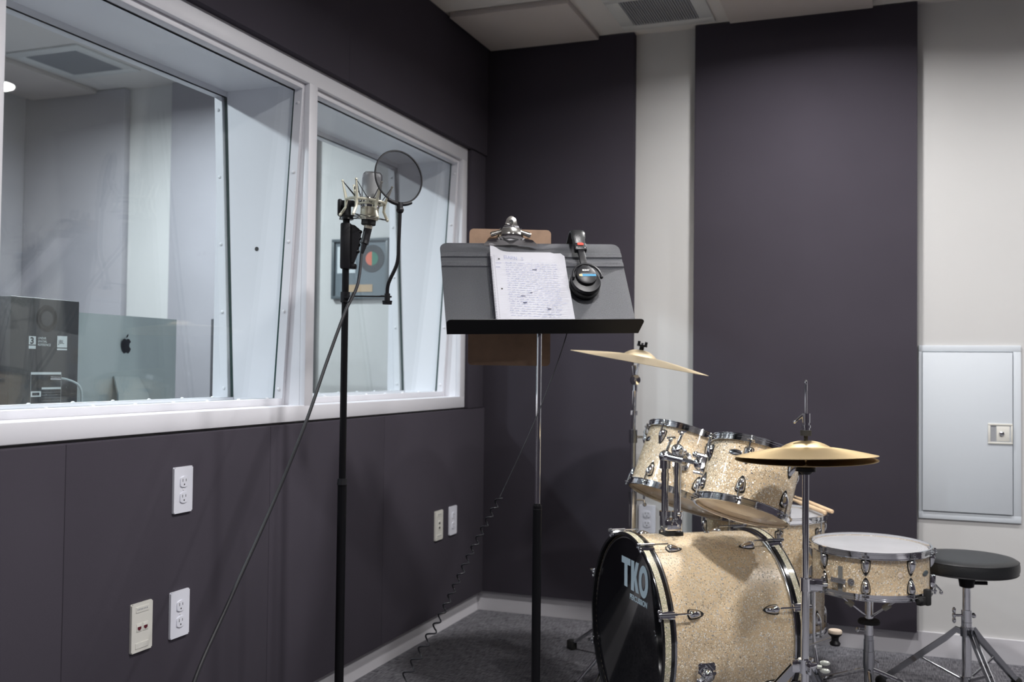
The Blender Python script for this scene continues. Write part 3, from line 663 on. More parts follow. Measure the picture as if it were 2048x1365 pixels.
# local: x = far side (viewer's left), y = up, z = towards the drummer ; x cross y = z
t = thing('bass_drum', None, 'large champagne sparkle bass drum with black front head reading TKO, lying on its side', 'drum', M=MD)
b = B(); lathe(b, [(RD-.008, .02), (RD-.008, LD-.02), (RD-.0045, LD-.012), (RD-.0045, .012)], seg=96, closed=True); obj('shell', b, M_spark, t)
for s, z0 in ((1, 0.0), (-1, LD)):
    def Z(z): return z0+s*z
    b = B(); lathe(b, [(.2845, Z(.0015)), (.2845, Z(.0055)), (.2838, Z(.0058)), (.2838, Z(.0232)), (.2845, Z(.0235)), (.2845, Z(.034)), (.2835, Z(.035)), (.2760, Z(.035)), (.2745, Z(.033)), (.2745, Z(.001)), (.2755, Z(0)), (.2835, Z(0))], seg=120, closed=True); hp = obj('hoop', b, M_hoopb, t)
    b = B(); lathe(b, [(.2843, Z(.0058)), (.2843, Z(.0232)), (.2836, Z(.0232)), (.2836, Z(.0058))], seg=120, closed=True); obj('inlay', b, M_inlay, hp)
    b = B(); lathe(b, [(.2765, Z(.034)), (.2812, Z(.035)), (.2822, Z(.0385)), (.2812, Z(.042)), (.2765, Z(.043))], seg=120, closed=True); obj('counter_ring', b, M_chromeD, t)
    b = B(); lathe(b, [(0, Z(.017)), (.262, Z(.017)), (.2715, Z(.012)), (.2742, Z(.016)), (.2742, Z(.032))], seg=96); hd = obj('drumhead', b, M_gloss if s > 0 else M_head, t)
    if s > 0: front_head = hd
    for k in range(8):
        a = rad(24.3+45*k); A = R(a, 'Z') @ T(.2845, 0, 0)
        if k in (5, 6) and s > 0: pass
        # claw: body over the hoop, lip on its face, rod and key head
        b = B()
        q = [(-.0115, .0405), (.0115, .0405), (.0125, .018), (.0105, -.004), (-.0105, -.004), (-.0125, .018)]
        bb = B(); lo = [bb.verts.new((.0006, y, Z(z))) for y, z in q]; hi = [bb.verts.new((.0045 if abs(z) > .02 else .0065, y*.75, Z(z*.97+.0005))) for y, z in q]
        bb.faces.new(lo); bb.faces.new(hi[::-1])
        for i in range(6): bb.faces.new([lo[i], lo[(i+1) % 6], hi[(i+1) % 6], hi[i]])
        merge(b, bb, A)
        for y in (-.012, 0, .012):
            z = Z(-.003); sph(b, A @ V((-.004 if y else -.001, y, z)), .0045, seg=10)
        box(b, (-.010, -.010, min(Z(-.004), Z(-.0006))), (.006, .010, max(Z(-.004), Z(-.0006))), A, bev=.0005)
        cl = obj('claw_hook', b, M_chrome, t)
        b = B(); cyl(b, A @ V((.0105, 0, Z(-.004))), A @ V((.0105, 0, Z(.042))), .0042, seg=10); cyl(b, A @ V((.0105, 0, Z(.04))), A @ V((.0105, 0, Z(.085))), .0026, seg=8); cyl(b, A @ V((.0105, 0, Z(-.012))), A @ V((.0105, 0, Z(-.003))), .0050, .0062, seg=10); obj('tension_rod', b, M_chromeD, t)
        lm = R(a, 'Z') @ T(RD-.0038, 0, Z(.083)) @ (Matrix() if s > 0 else R(PI, 'X')); lg = inst('lug', LUG, t, lm); inst('gasket', GAS, lg, T(-.0002, 0, 0))
# lettering on the front head.  local frame: right = -x, up = y, facing -z
A = Matrix(((-1, 0, 0, 0), (0, 1, 0, 0), (0, 0, -1, .0168), (0, 0, 0, 1)))
b = B()
def shp(pts, M=A): prism(b, pts, .0003, M)
# T
zb, zt_ = .112, .205
shp([(-.066, .185), (-.066, zt_), (.004, zt_), (.004, .185)]); shp([(-.043, zb+.006), (-.043, .185), (-.019, .185), (-.019, zb+.006)])
# K
shp([(.010, zb+.004), (.010, zt_), (.033, zt_), (.033, zb+.004)]); shp([(.033, .150), (.033, .172), (.046, zt_), (.068, zt_), (.050, .162), (.070, zb+.004), (.047, zb+.004)])
# O ring
n = 28; cx, cy, rx, ry = .103, .158, .034, .047
for i in range(n):
    a0_, a1_ = 2*PI*i/n, 2*PI*(i+1)/n
    shp([(cx+rx*math.cos(a0_), cy+ry*math.sin(a0_)), (cx+rx*math.cos(a1_), cy+ry*math.sin(a1_)), (cx+rx*.42*math.cos(a1_), cy+ry*.56*math.sin(a1_)), (cx+rx*.42*math.cos(a0_), cy+ry*.56*math.sin(a0_))][::1])
obj('logo_lettering', b, M_logow, front_head, smooth=False)
text('sub_lettering', 'PERCUSSION', .0225, M_logow, front_head, A @ T(.001, .088, 0), offset=.0006, extrude=.0002, sx=1.0)
# spurs
for sgn in (1, -1):
    a = rad(-12) if sgn > 0 else rad(-168)
    A = R(a, 'Z') @ T(RD-.004, 0, .130)
    b = B(); bb = B(); prism(bb, rrect(-.030, -.026, .030, .026, .010), .012, bev=.004); merge(b, bb, A @ frame((1, 0, 0), (0, 1, 0)))
    sph(b, A @ V((.014, -.004*sgn, .0)), .019, sc=(1, 1, 1)); cyl(b, A @ V((.012, .006, -.02)), A @ V((.03, .006, -.02)), .009); cyl(b, A @ V((.012, -.010, .012)), A @ V((.034, -.010, .012)), .006)
    sp_ = obj('spur_bracket', b, M_chrome, t)
    b = B(); p0 = A @ V((.022, 0, 0)); p1 = V((p0.x*1.22, -.2755, -.03)); cyl(b, p0, p1, .0055); obj('spur_leg', b, M_chrome, sp_)
    b = B(); cyl(b, p1-(p1-p0).normalized()*.012, p1+(p1-p0).normalized()*.004, .0105); obj('rubber_foot', b, M_rubber, sp_)
b = B(); lathe(b, [(0, .004), (.006, .004), (.009, 0)], MD.inverted() @ T(1.168, -.985, .560), 16); obj('air_vent_ring', b, M_chromeD, t)

# double tom holder on top of the bass drum (fixed plate, two posts)
c_, s_a = nD.x, nD.y
TH = thing('tom_holder', (1.075, -1.065, .5615), 'chrome double tom holder with two posts on top of the bass drum', 'drum mount', rz=math.atan2(nD.y, nD.x))
MW = TH.matrix_world.copy().inverted() if False else (T(1.075, -1.065, .5615) @ R(math.atan2(nD.y, nD.x), 'Z')).inverted()
b = B(); prism(b, rrect(-.030, -.028, .030, .028, .006), .012, T(0, 0, -.004), bev=.002); obj('base_plate', b, M_rubber, TH)
P1 = V((-.018, .006, 0)); P2 = V((.016, -.008, 0))
b = B()
for P_ in (P1, P2): cyl(b, P_+V((0, 0, .006)), P_+V((0, 0, .058)), .0155, seg=20); cyl(b, P_+V((0, 0, .054)), P_+V((0, 0, .068)), .0175, seg=20)
box(b, (-.024, -.024, .01), (.024, .024, .045), bev=.004); obj('base_clamp', b, M_chrome, TH)
for y in (-1, 1):
    b = B(); cyl(b, (0, y*.03, .045), (0, y*.052, .045), .005); cyl(b, (0, y*.050, .045), (0, y*.058, .045), .009); box(b, (-.004, y*.054-.004, .028), (.004, y*.054+.004, .064), bev=.003); sph(b, (0, y*.055, .066), .006); obj('wing_bolt', b, M_chrome, TH)
for P_, h in ((P1, .205), (P2, .225)):
    b = B(); cyl(b, P_+V((0, 0, .05)), P_+V((0, 0, h)), .0108, seg=20); cyl(b, P_+V((0, 0, h-.045)), P_+V((0, 0, h-.02)), .0125, seg=20); obj('post', b, M_chrome, TH)
def arm(P0, tgt, name_extra, h):
    b = B(); top = P0+V((0, 0, h)); cyl(b, top-V((0, 0, .008)), top+V((0, 0, .018)), .0165, seg=18); sph(b, top+V((0, 0, .028)), .020)
    obj('ratchet', b, M_chrome, TH)
    tl = MW @ tgt; b = B(); p0 = top+V((0, 0, .030)); d = (tl-p0); 
    cyl(b, p0, p0+d*.55, .0128, seg=16); cyl(b, p0+d*.5, p0+d*.62, .0140, seg=16); cyl(b, p0+d*.6, tl, .0065, seg=10); obj('tom_arm', b, M_chrome, TH)
    b = B(); q = p0+d*.05+V((0, 0, .018)); cyl(b, q, q+V((.012, 0, .028)), .0045); sph(b, q+V((.012, 0, .032)), .007); box(b, (-.014, -.003, -.004), (.014, .003, .004), T(*(q+V((.014, 0, .038)))), bev=.002); obj('wing_bolt', b, M_chrome, TH)
    b = B(); cyl(b, p0-V((0, 0, .004)), p0+V((0, 0, .002)), .0175, seg=16); obj('memory_lock', b, M_maroon, TH)
# brackets on the toms
def bracket(tom_M, Rs, a, z, parent):
    A = R(a, 'Z') @ T(Rs, 0, z); b = B(); bb = B()
    q = rrect(-.026, -.030, .026, .030, .012); prism(bb, q, .010, bev=.003); merge(b, bb, A @ frame((1, 0, 0), (0, 1, 0)))
    sph(b, A @ V((.016, 0, 0)), .021, sc=(1, 1, 1)); cyl(b, A @ V((.01, 0, -.028)), A @ V((.03, 0, -.028)), .006); cyl(b, A @ V((.012, .0, .024)), A @ V((.034, 0, .024)), .008); sph(b, A @ V((.036, 0, .024)), .010)
    obj('mount_bracket', b, M_chrome, parent); return tom_M @ (A @ V((.026, 0, 0)))
tomsB = [o for o in bpy.data.objects if o.name.startswith('tom_drum')]
hubw = V((1.09, -1.075, .79))
def angle_to(Mt, w): l = Mt.inverted() @ w; return math.atan2(l.y, l.x)
eB = bracket(MB_, .131, angle_to(MB_, hubw+V((0, -.05, 0))), .105, tomsB[0]); eA = bracket(MA_, .156, angle_to(MA_, hubw), .10, tomsB[1])
arm(P1, eB, '', .205); arm(P2, eA, '', .225)

# ------------------------------------------------------------------ cymbals and stands
def disc(R_, bow, bell_r, bell_h, thick=.0012):
    pr = [(.006, bow+bell_h)]
    for i in range(1, 8): u = i/7; pr.append((.006+(bell_r-.006)*u, bow+bell_h*(1-u**2.2)))
    for i in range(1, 15): u = i/14; pr.append((bell_r+(R_-bell_r)*u, bow*(1-u**1.25)))
    return pr + [(r, z-thick) for r, z in pr[::-1]]
def cymbal(name, M, R_, bow, bell_r, bell_h, m, label, grp):
    t = thing(name, None, label, 'cymbal', M=M, group=grp); b = B(); lathe(b, disc(R_, bow, bell_r, bell_h), seg=96, closed=True)
    obj('cymbal_disc', b, m, t); return t
def brass_anis(m):
    nt = m.node_tree; b = nt.nodes['Principled BSDF']; b.inputs['Anisotropic'].default_value = .55
    tg = nt.nodes.new('ShaderNodeTangent'); tg.direction_type = 'RADIAL'; tg.axis = 'Z'; nt.links.new(tg.outputs[0], b.inputs['Tangent'])
    tc = nt.nodes.new('ShaderNodeTexCoord'); ln = nt.nodes.new('ShaderNodeVectorMath'); ln.operation = 'LENGTH'; nt.links.new(tc.outputs['Object'], ln.inputs[0])
    n = nt.nodes.new('ShaderNodeTexNoise'); n.noise_dimensions = '1D'; n.inputs['Scale'].default_value = 260; nt.links.new(ln.outputs['Value'], n.inputs['W'])
    bp = nt.nodes.new('ShaderNodeBump'); bp.inputs['Strength'].default_value = .12; bp.inputs['Distance'].default_value = .001; nt.links.new(n.outputs[0], bp.inputs['Height']); nt.links.new(bp.outputs[0], b.inputs['Normal'])
brass_anis(M_brass); brass_anis(M_brass2)
HX, HY = 1.494, -1.419
hn = V((-.0207, -.0152, 1)).normalized()
hnt = (hn+V((-math.sin(yaw), math.cos(yaw), 0))*.05).normalized()
cymbal('hi_hat_cymbal', axframe(hnt, (HX, HY, .8420)), .1778, .022, .062, .017, M_brass, 'golden hi-hat cymbal, upper one of the pair', 'hi-hat cymbals')
b_ = cymbal('hi_hat_cymbal', axframe(hn, (HX, HY, .8325)) @ R(PI, 'X'), .1778, .010, .048, .010, M_brass, 'golden hi-hat cymbal facing down, lower one of the pair', 'hi-hat cymbals')
t = thing('hi_hat_stand', (HX, HY, 0), 'chrome hi-hat stand in front of the snare drum holding the pair of cymbals', 'cymbal stand')
b = B(); cyl(b, (0, 0, .79), (0, 0, 1.015), .0030, seg=10); sph(b, (0, 0, 1.030), .0038, sc=(1, 1, 2)); cyl(b, (0, 0, 1.008), (0, 0, 1.026), .0036, seg=10); obj('pull_rod', b, M_chrome, t)
b = B(); cyl(b, (0, 0, .927), (0, 0, .951), .0105, seg=16); cyl(b, (0, 0, .914), (0, 0, .921), .0120, seg=16); cyl(b, (0, 0, .921), (0, 0, .927), .0085, seg=14); cyl(b, (0, 0, .908), (0, 0, .914), .0095, seg=14); cyl(b, (-.006, -.002, .948), (-.026, -.008, .930), .0048, .0034, seg=8); sph(b, (-.027, -.008, .929), .0044); obj('clutch', b, M_chrome, t)
b = B(); cyl(b, (0, 0, .894), (0, 0, .908), .0140, seg=18); cyl(b, (0, 0, .878), (0, 0, .897), .005, seg=12); obj('clutch_felt', b, M_rubber, t)
b = B(); cyl(b, (0, 0, .803), (0, 0, .8115), .026, seg=24); cyl(b, (0, 0, .795), (0, 0, .803), .012, .020, seg=20); cyl(b, (-.018, -.004, .797), (-.004, 0, .797), .004); obj('cymbal_seat', b, M_black, t)
b = B(); cyl(b, (0, 0, .495), (0, 0, .798), .0084, seg=18); obj('upper_tube', b, M_chrome, t)
b = B(); cyl(b, (0, 0, .06), (0, 0, .525), .0104, seg=20); obj('lower_tube', b, M_chrome, t)
b = B(); cyl(b, (0, 0, .498), (0, 0, .530), .0135, seg=20); box(b, (.010, -.011, .500), (.042, .011, .528), R(rad(20), 'Z'), bev=.003); cyl(b, R(rad(20), 'Z') @ V((.04, 0, .514)), R(rad(20), 'Z') @ V((.056, 0, .514)), .005); obj('height_clamp', b, M_chrome, t)
b = B(); cyl(b, (0, 0, .290), (0, 0, .325), .017, seg=20)
for a in (195, 315, 75): box(b, (.014, -.012, .292), (.034, .012, .322), R(rad(a), 'Z'), bev=.003)
obj('leg_collar', b, M_chrome, t)
for a in (195, 315, 75):
    b = B(); c, s_ = math.cos(rad(a)), math.sin(rad(a)); A = frame((s_, -c, 0), (c, s_, 0), (c*.026, s_*.026, .305))
    p = V((-.295, .25)); p = V((.25, -.285)); d = p.normalized(); nn = V((-d.y, d.x)); hw = .0095
    prism(b, [(nn.x*hw, nn.y*hw), (-nn.x*hw, -nn.y*hw), (p.x-nn.x*hw, p.y-nn.y*hw), (p.x+nn.x*hw, p.y+nn.y*hw)], .003, A @ T(0, 0, .006)); prism(b, [(nn.x*hw, nn.y*hw), (-nn.x*hw, -nn.y*hw), (p.x-nn.x*hw, p.y-nn.y*hw), (p.x+nn.x*hw, p.y+nn.y*hw)], .003, A @ T(0, 0, -.009)); lg = obj('leg', b, M_chromeD, t)
    b = B(); q = A @ V((.255, -.2925, 0)); box(b, (-.014, -.014, 0.0), (.014, .014, .026), T(q.x, q.y, 0), bev=.005); obj('rubber_foot', b, M_rubber, lg)
    b = B(); cyl(b, A @ V((.12, -.142, 0)), (c*.012, s_*.012, .12), .004); obj('strut', b, M_chromeD, lg)
b = B(); cyl(b, (.02, .006, .306), (.040, .012, .306), .005); 
for z in (.296, .316): sph(b, (.048, .014, z), .011, sc=(1.2, .5, .62))
obj('wing_nut', b, mat('pale_wing_nut', (.62, .64, .58), .3, metal=.4), t)
b = B(); box(b, (-.045, -.33, .004), (.045, -.06, .012), bev=.003); box(b, (-.05, -.06, .0), (.05, .06, .014), bev=.003); obj('pedal_board', b, M_chromeD, t, R(rad(80), 'Z'))

# crash
CX, CY, CZ = .8866, -.7094, 1.082
Rt = V((math.cos(yaw), math.sin(yaw), 0)); Fw = V((-math.sin(yaw), math.cos(yaw), 0))
cn = (V((0, 0, 1))+Rt*.175-Fw*.035).normalized()
t = cymbal('crash_cymbal', axframe(cn, (CX, CY, CZ)), .2400, .023, .057, .021, M_brass2, 'large pale bronze crash cymbal tilted on the tall stand left of the toms', 'c')
del t['group']
A = axframe(cn, (CX, CY, CZ)); ctop = A @ V((0, 0, .042))
t = thing('cymbal_stand', (.8583, -.6684, 0), 'tall thin chrome cymbal stand left of the toms holding the crash cymbal', 'cymbal stand')
Ml = T(-.8583, .6684, 0)
def Lc(p): return Ml @ V(p)
tilt = V((.8655, -.674, 1.022))
b = B(); cyl(b, Lc(tilt), Lc(A @ V((0, 0, .070))), .0040, seg=10); obj('tilter_rod', b, M_chrome, t)
b = B(); a0c = A @ V((0, 0, .044)); cyl(b, Lc(a0c), Lc(A @ V((0, 0, .056))), .008, seg=14); cyl(b, Lc(A @ V((0, 0, .056))), Lc(A @ V((0, 0, .063))), .018, seg=16)
for s_ in (-1, 1): cyl(b, Lc(A @ V((s_*.012, 0, .060))), Lc(A @ V((s_*.013, 0, .074))), .005, seg=8)
obj('wing_nut', b, M_blackm, t)
b = B(); lathe(b, [(.006, -.012), (.017, -.011), (.019, -.004), (.019, .004), (.017, .011), (.006, .012)], frame(Fw*-1, loc=Lc(tilt)), 20, closed=True); sph(b, Lc(tilt), .008); cyl(b, Lc(tilt-V((0, 0, .04))), Lc(tilt-V((0, 0, .015))), .008); cyl(b, Lc(tilt+V((0, 0, .012))), Lc(tilt+V((-.004, -.004, .05))), .008); obj('tilter', b, M_chrome, t)
b = B(); cyl(b, (0, 0, .81), (.006, -.010, .985), .0076, seg=14); cyl(b, (.003, -.006, .900), (.004, -.006, .915), .0125, seg=14); obj('upper_tube', b, M_chrome, t)
b = B(); cyl(b, (0, 0, .46), (0, 0, .835), .0105, seg=14); obj('middle_tube', b, M_chrome, t)
b = B(); cyl(b, (0, 0, .07), (0, 0, .62), .0128, seg=16); obj('lower_tube', b, M_chrome, t)
for z in (.833, .62):
    b = B(); cyl(b, (0, 0, z-.030), (0, 0, z+.015), .0145, seg=16); obj('height_collar', b, M_chromeD, t)
for z in (.833, .615):
    b = B(); cyl(b, Rt*.012+V((0, 0, z-.01)), Rt*.040+V((0, 0, z-.01)), .0045); box(b, (-.004, -.004, -.018), (.004, .004, .018), T(*(Rt*.040+V((0, 0, z-.01)))), bev=.003)
    for q in (-.017, .017): sph(b, Rt*.042+V((0, 0, z-.01+q)), .007)
    obj('wing_bolt', b, M_chrome, t)
for za, zb in ((.22, .25), (.08, .10)):
    b = B(); cyl(b, (0, 0, za), (0, 0, zb), .019); obj('leg_collar', b, M_chromeD, t)
for k, a in enumerate((142, 262, 22)):
    c, s_ = math.cos(rad(a)), math.sin(rad(a)); L = .36
    b = B(); tube(b, [(c*.016, s_*.016, .236), (c*.06, s_*.06, .205), (c*L, s_*L, .020)], .0065); lg = obj('leg', b, M_chromeD, t)
    b = B(); tube(b, [(c*.016, s_*.016, .09), (c*.19, s_*.19, .118)], .0045); obj('strut', b, M_chromeD, lg)
    b = B(); box(b, (L-.018, -.014, 0), (L+.018, .014, .036), R(rad(a), 'Z'), bev=.007); obj('rubber_foot', b, M_rubber, lg)

# bass pedal with beater behind the drum
BP = cD+nD*(LD+.055)
t = thing('bass_pedal', (BP.x, BP.y, 0), 'bass drum pedal on the carpet behind the bass drum, round felt beater leaning back', 'pedal', rz=math.atan2(nD.y, nD.x))
b = B(); box(b, (-.03, -.05, 0), (.19, .05, .010), bev=.003); obj('base_plate', b, M_chromeD, t)
b = B(); box(b, (.0, -.038, .0), (.165, .038, .009), T(.02, 0, .045) @ R(rad(12), 'Y') @ T(0, 0, .01), bev=.003); obj('footboard', b, M_chromeD, t)
for s_ in (-1, 1): b = B(); cyl(b, (0, s_*.048, .008), (0, s_*.048, .17), .006); obj('post', b, M_chrome, t)
b = B(); cyl(b, (0, -.05, .165), (0, .05, .165), .006); obj('axle', b, M_chrome, t)
wb = Matrix.Translation((BP.x, BP.y, 0)) @ R(math.atan2(nD.y, nD.x), 'Z'); bt = wb.inverted() @ V((1.545, -.955, .272))
b = B(); cyl(b, (0, 0, .165), bt, .0035, seg=10); obj('beater_rod', b, M_chrome, t)
b = B(); lathe(b, [(0, -.024), (.014, -.024), (.016, -.018), (.010, -.010), (.011, 0), (.0195, .008), (.0200, .012), (0, .012)], T(*bt), 24); be = obj('beater', b, M_black, t)
b = B(); lathe(b, [(.0202, .012), (.0206, .017), (.0185, .021), (0, .022), (0, .012)], T(*bt), 24); obj('beater_felt', b, M_felt, be)

# ------------------------------------------------------------------ drum throne
t = thing('drum_stool', (1.931, -.505, 0), 'round black vinyl drum stool on a chrome tripod at the right of the drum kit', 'stool')
b = B(); lathe(b, [(0, .415), (.118, .415), (.146, .416), (.1535, .420), (.1565, .428), (.1565, .445), (.154, .455), (.146, .461), (.12, .4645), (.06, .466), (0, .466)], seg=64); st_ = obj('seat', b, M_leather, t)
b = B(); lathe(b, [(.1515, .415), (.1545, .4175), (.1525, .420)], seg=64, closed=True); lathe(b, [(.1545, .4525), (.1556, .4545), (.153, .4565)], seg=64, closed=True); obj('seat_piping', b, M_black, st_)
b = B(); lathe(b, [(.048, .417), (.044, .408), (.026, .390), (.022, .365), (.016, .362), (0, .362), (0, .417)], seg=24); box(b, (.02, -.004, .372), (.065, .004, .384), R(rad(15), 'Z') @ T(0, 0, 0), bev=.002); obj('seat_mount', b, M_blackm, t)
b = B(); cyl(b, (0, 0, .16), (0, 0, .372), .0128, seg=20); obj('upper_tube', b, M_chrome, t)
b = B(); cyl(b, (0, 0, .05), (0, 0, .225), .0150, seg=20); cyl(b, (0, 0, .250), (0, 0, .290), .0165, seg=20); cyl(b, (0, 0, .222), (0, 0, .252), .0165, seg=20); obj('lower_tube', b, M_chrome, t)
b = B(); cyl(b, -Rt*.014+V((0, 0, .272)), -Rt*.040+V((0, 0, .272)), .0042)
for q in (-.016, 0, .016): sph(b, -Rt*.041+V((0, 0, .272+q)), .006, sc=(1, 1, 1.7))
sph(b, Rt*.022+V((0, 0, .272)), .009); obj('wing_bolt', b, M_chrome, t)
for za, zb in ((.205, .235), (.055, .075)):
    b = B(); cyl(b, (0, 0, za), (0, 0, zb), .020, seg=20); obj('leg_collar', b, M_chromeD, t)
for a in (171, 291, 51):
    c, s_ = math.cos(rad(a)), math.sin(rad(a))
    for off in (0,):
        b = B(); A = frame((s_, -c, 0), (c, s_, 0), (0, 0, 0)); L = .262
        for zz in (-.0085, .0055):
            q = [(.018, .228), (.034, .232), (.070, .198), (L+.006, .030), (L-.006, .018), (.058, .184), (.030, .214), (.018, .210)]
            prism(b, q, .003, A @ T(0, 0, zz))
        lg = obj('leg', b, M_chromeD, t)
        b = B(); cyl(b, (c*.016, s_*.016, .065), (c*.14, s_*.14, .118), .0045); obj('strut', b, M_chromeD, lg)
        b = B(); sph(b, (c*(L+.004), s_*(L+.004), .018), .018, sc=(1, 1, 1)); obj('rubber_foot', b, M_rubber, lg)

# ------------------------------------------------------------------ music stand
rzM = rad(28.9); MS = (.8110, -1.5455, 0)
t = thing('music_stand', MS, 'black music stand on a chrome pole holding a spiral notebook', 'music stand', rz=rzM)
Lm = (T(*MS) @ R(rzM, 'Z')).inverted()
Bw = V((.8507, -1.6225, 1.1493)); Tw = V((.7626, -1.463, 1.4062))
vv = (Tw-Bw).normalized(); xx = V((vv.y, -vv.x, 0)).normalized()*1.0
bh = V((vv.x, vv.y, 0)).normalized(); xx = V((bh.y, -bh.x, 0)); nn = xx.cross(vv)       # nn towards the reader
rl = rad(1.6); xx, vv = xx*math.cos(rl)+vv*math.sin(rl), vv*math.cos(rl)-xx*math.sin(rl)
DW = Matrix(((xx.x, vv.x, nn.x, Bw.x), (xx.y, vv.y, nn.y, Bw.y), (xx.z, vv.z, nn.z, Bw.z), (0, 0, 0, 1)))   # desk frame in world
DL = Lm @ DW
b = B(); hw = .2545; Ht = .3165
prof = [(0, 0), (.228, 0), (.231, .003), (.245, .003), (.248, 0), (.262, 0), (.265, .003), (.279, .003), (.282, 0)]
bb = B(); rows = []
for v_, dz in prof: rows.append([bb.verts.new((-hw, v_, dz)), bb.verts.new((hw, v_, dz))])
for a, c in zip(rows, rows[1:]): bb.faces.new([a[0], a[1], c[1], c[0]])
cor = [(hw, .282)]+[(hw-.022+.022*math.cos(rad(q)), Ht-.022+.022*math.sin(rad(q))) for q in range(0, 91, 15)]+[(-hw+.022+.022*math.cos(rad(q)), Ht-.022+.022*math.sin(rad(q))) for q in range(90, 181, 15)]+[(-hw, .282)]
vs = [rows[-1][1]]+[bb.verts.new((x, y, 0)) for x, y in cor[1:-1]]+[rows[-1][0]]; bb.faces.new(vs)
bmesh.ops.solidify(bb, geom=bb.faces[:], thickness=.0016); merge(b, bb)
obj('desk', b, M_desk, t, DL, smooth=False)
b = B(); hw2 = .2545; r_ = .012; q = [(-hw2, 0), (hw2, 0)]+[(hw2+.004-r_+r_*math.cos(rad(k)), .060-r_+r_*math.sin(rad(k))) for k in range(0, 91, 15)]+[(-hw2-.004+r_+r_*math.cos(rad(k)), .060-r_+r_*math.sin(rad(k))) for k in range(90, 181, 15)]
prism(b, q, .0016, frame((0, -1, 0), (1, 0, 0)) @ T(0, 0, -.0016)); obj('lip_shelf', b, M_blackm, t, DL, smooth=False)
b = B(); cyl(b, (0, 0, .66), (0, 0, 1.235), .0072, seg=20); obj('inner_pole', b, M_chrome, t)
b = B(); cyl(b, (0, 0, .04), (0, 0, .690), .0122, seg=20); cyl(b, (0, 0, .680), (0, 0, .696), .0128, .009, seg=20); obj('outer_pole', b, M_blackm, t)
b = B(); box(b, (-.03, -.004, 1.222), (.03, .030, 1.258), bev=.004); box(b, (-.05, -.06, -.0125), (.05, .06, -.002), DL @ T(0, .14, 0), bev=.002); cyl(b, (-.03, .012, 1.24), (.03, .012, 1.24), .012); obj('tilt_bracket', b, M_blackm, t)
b = B(); lathe(b, [(0, .0), (.03, .0), (.032, .03), (.0125, .055), (0, .055)], T(0, 0, .02), 24); obj('base_hub', b, M_blackm, t)
for a in (30, 150, 270):
    c, s_ = math.cos(rad(a)), math.sin(rad(a)); b = B(); tube(b, [(c*.02, s_*.02, .05), (c*.10, s_*.10, .045), (c*.24, s_*.24, .012)], .009); obj('leg', b, M_blackm, t)

# notebook on the stand
NB = DW @ T(-.030, .004, .0035) @ R(rad(-1.0), 'Z')
t = thing('spiral_notebook', None, 'open spiral notebook page with handwritten lines resting on the music stand', 'notebook', M=NB)
random.seed(3)
b = B(); nx, ny = 22, 26; w0, w1, hh_ = -.094, .112, .270
def topedge(u):     # ragged top edge
    return hh_+(.014*math.exp(-((u-.05)/.10)**2)) - (.004 if u > .82 else 0) - (.010 if u > .975 else 0)
rows = []
for j in range(ny+1):
    row = []
    for i in range(nx+1):
        u = i/nx; v_ = j/ny; x = w0+(w1-w0)*u + .006*(1-v_)*(u-.2); y = .001+topedge(u)*v_
        z = .0076+.0008*math.sin(u*5+v_*3)+.0035*max(0, u-.85)*6*max(0, v_-.5)+(.012*max(0, 1-u*8)*max(0, v_-.88)*8)+(.006*max(0, (u-.86)/.14)*max(0, (.10-v_)/.10))
        row.append(b.verts.new((x, y, z)))
    rows.append(row)
for j in range(ny):
    for i in range(nx): b.faces.new([rows[j][i], rows[j][i+1], rows[j+1][i+1], rows[j+1][i]])
bmesh.ops.solidify(b, geom=b.faces[:], thickness=-.0003); pg = obj('page', b, M_paper, t)
b = B(); 
for k in range(7): box(b, (w0+.001, .001, .0008+k*.0007), (w1+.003-.0007*k, hh_-.006-.001*(k % 3), .0013+k*.0007))
obj('page_block', b, M_paper, t)
b = B(); nr = 46
for k in range(nr):
    y = .016+k*(.244)/(nr-1); pts = [(-.100+.0055*math.cos(a)+.003, y+.0022*a/(2*PI), .0065+.0045*math.sin(a)) for a in [2*PI*q/8 for q in range(8)]]
    tube(b, pts, .0006, seg=5)
    lathe(b, [(0, .0088), (.0012, .0088)], T(-.0905, y, 0), 6); lathe(b, [(0, .0089), (.0009, .0089)], T(-.0840, y+.001, 0), 6)
obj('spiral_binding', b, M_wire, t)
b = B(); random.seed(5)
for k in range(26): 
    x = -.092+.034*random.random(); y = .003+random.random()*.010; sph(b, (x, y, .009+.002*random.random()), .0022+.001*random.random(), seg=6, sc=(1, .7, .5))
obj('torn_paper_scraps', b, M_paper, t)
b = B()
for y in (.243, .137): lathe(b, [(0, .0092), (.0026, .0092), (.0026, .009)], T(-.071, y, 0), 12)
obj('punched_holes', b, M_slot, t)
b = B()
for k in range(28): box(b, (w0+.012, .014+k*.0081, .0084), (w1-.002, .0143+k*.0081, .0085))
obj('ruled_lines', b, M_rule, t)
def stroke(bm, pts, wd):
    for (x0, y0), (x1, y1) in zip(pts, pts[1:]):
        d = V((x1-x0, y1-y0, 0))
        if d.length < 1e-6: continue
        n = V((-d.y, d.x, 0)).normalized()*wd/2; z = .0093
        f = [bm.verts.new((x0+n.x, y0+n.y, z)), bm.verts.new((x0-n.x, y0-n.y, z)), bm.verts.new((x1-n.x, y1-n.y, z)), bm.verts.new((x1+n.x, y1+n.y, z))]; bm.faces.new(f)
random.seed(11)
b = B()
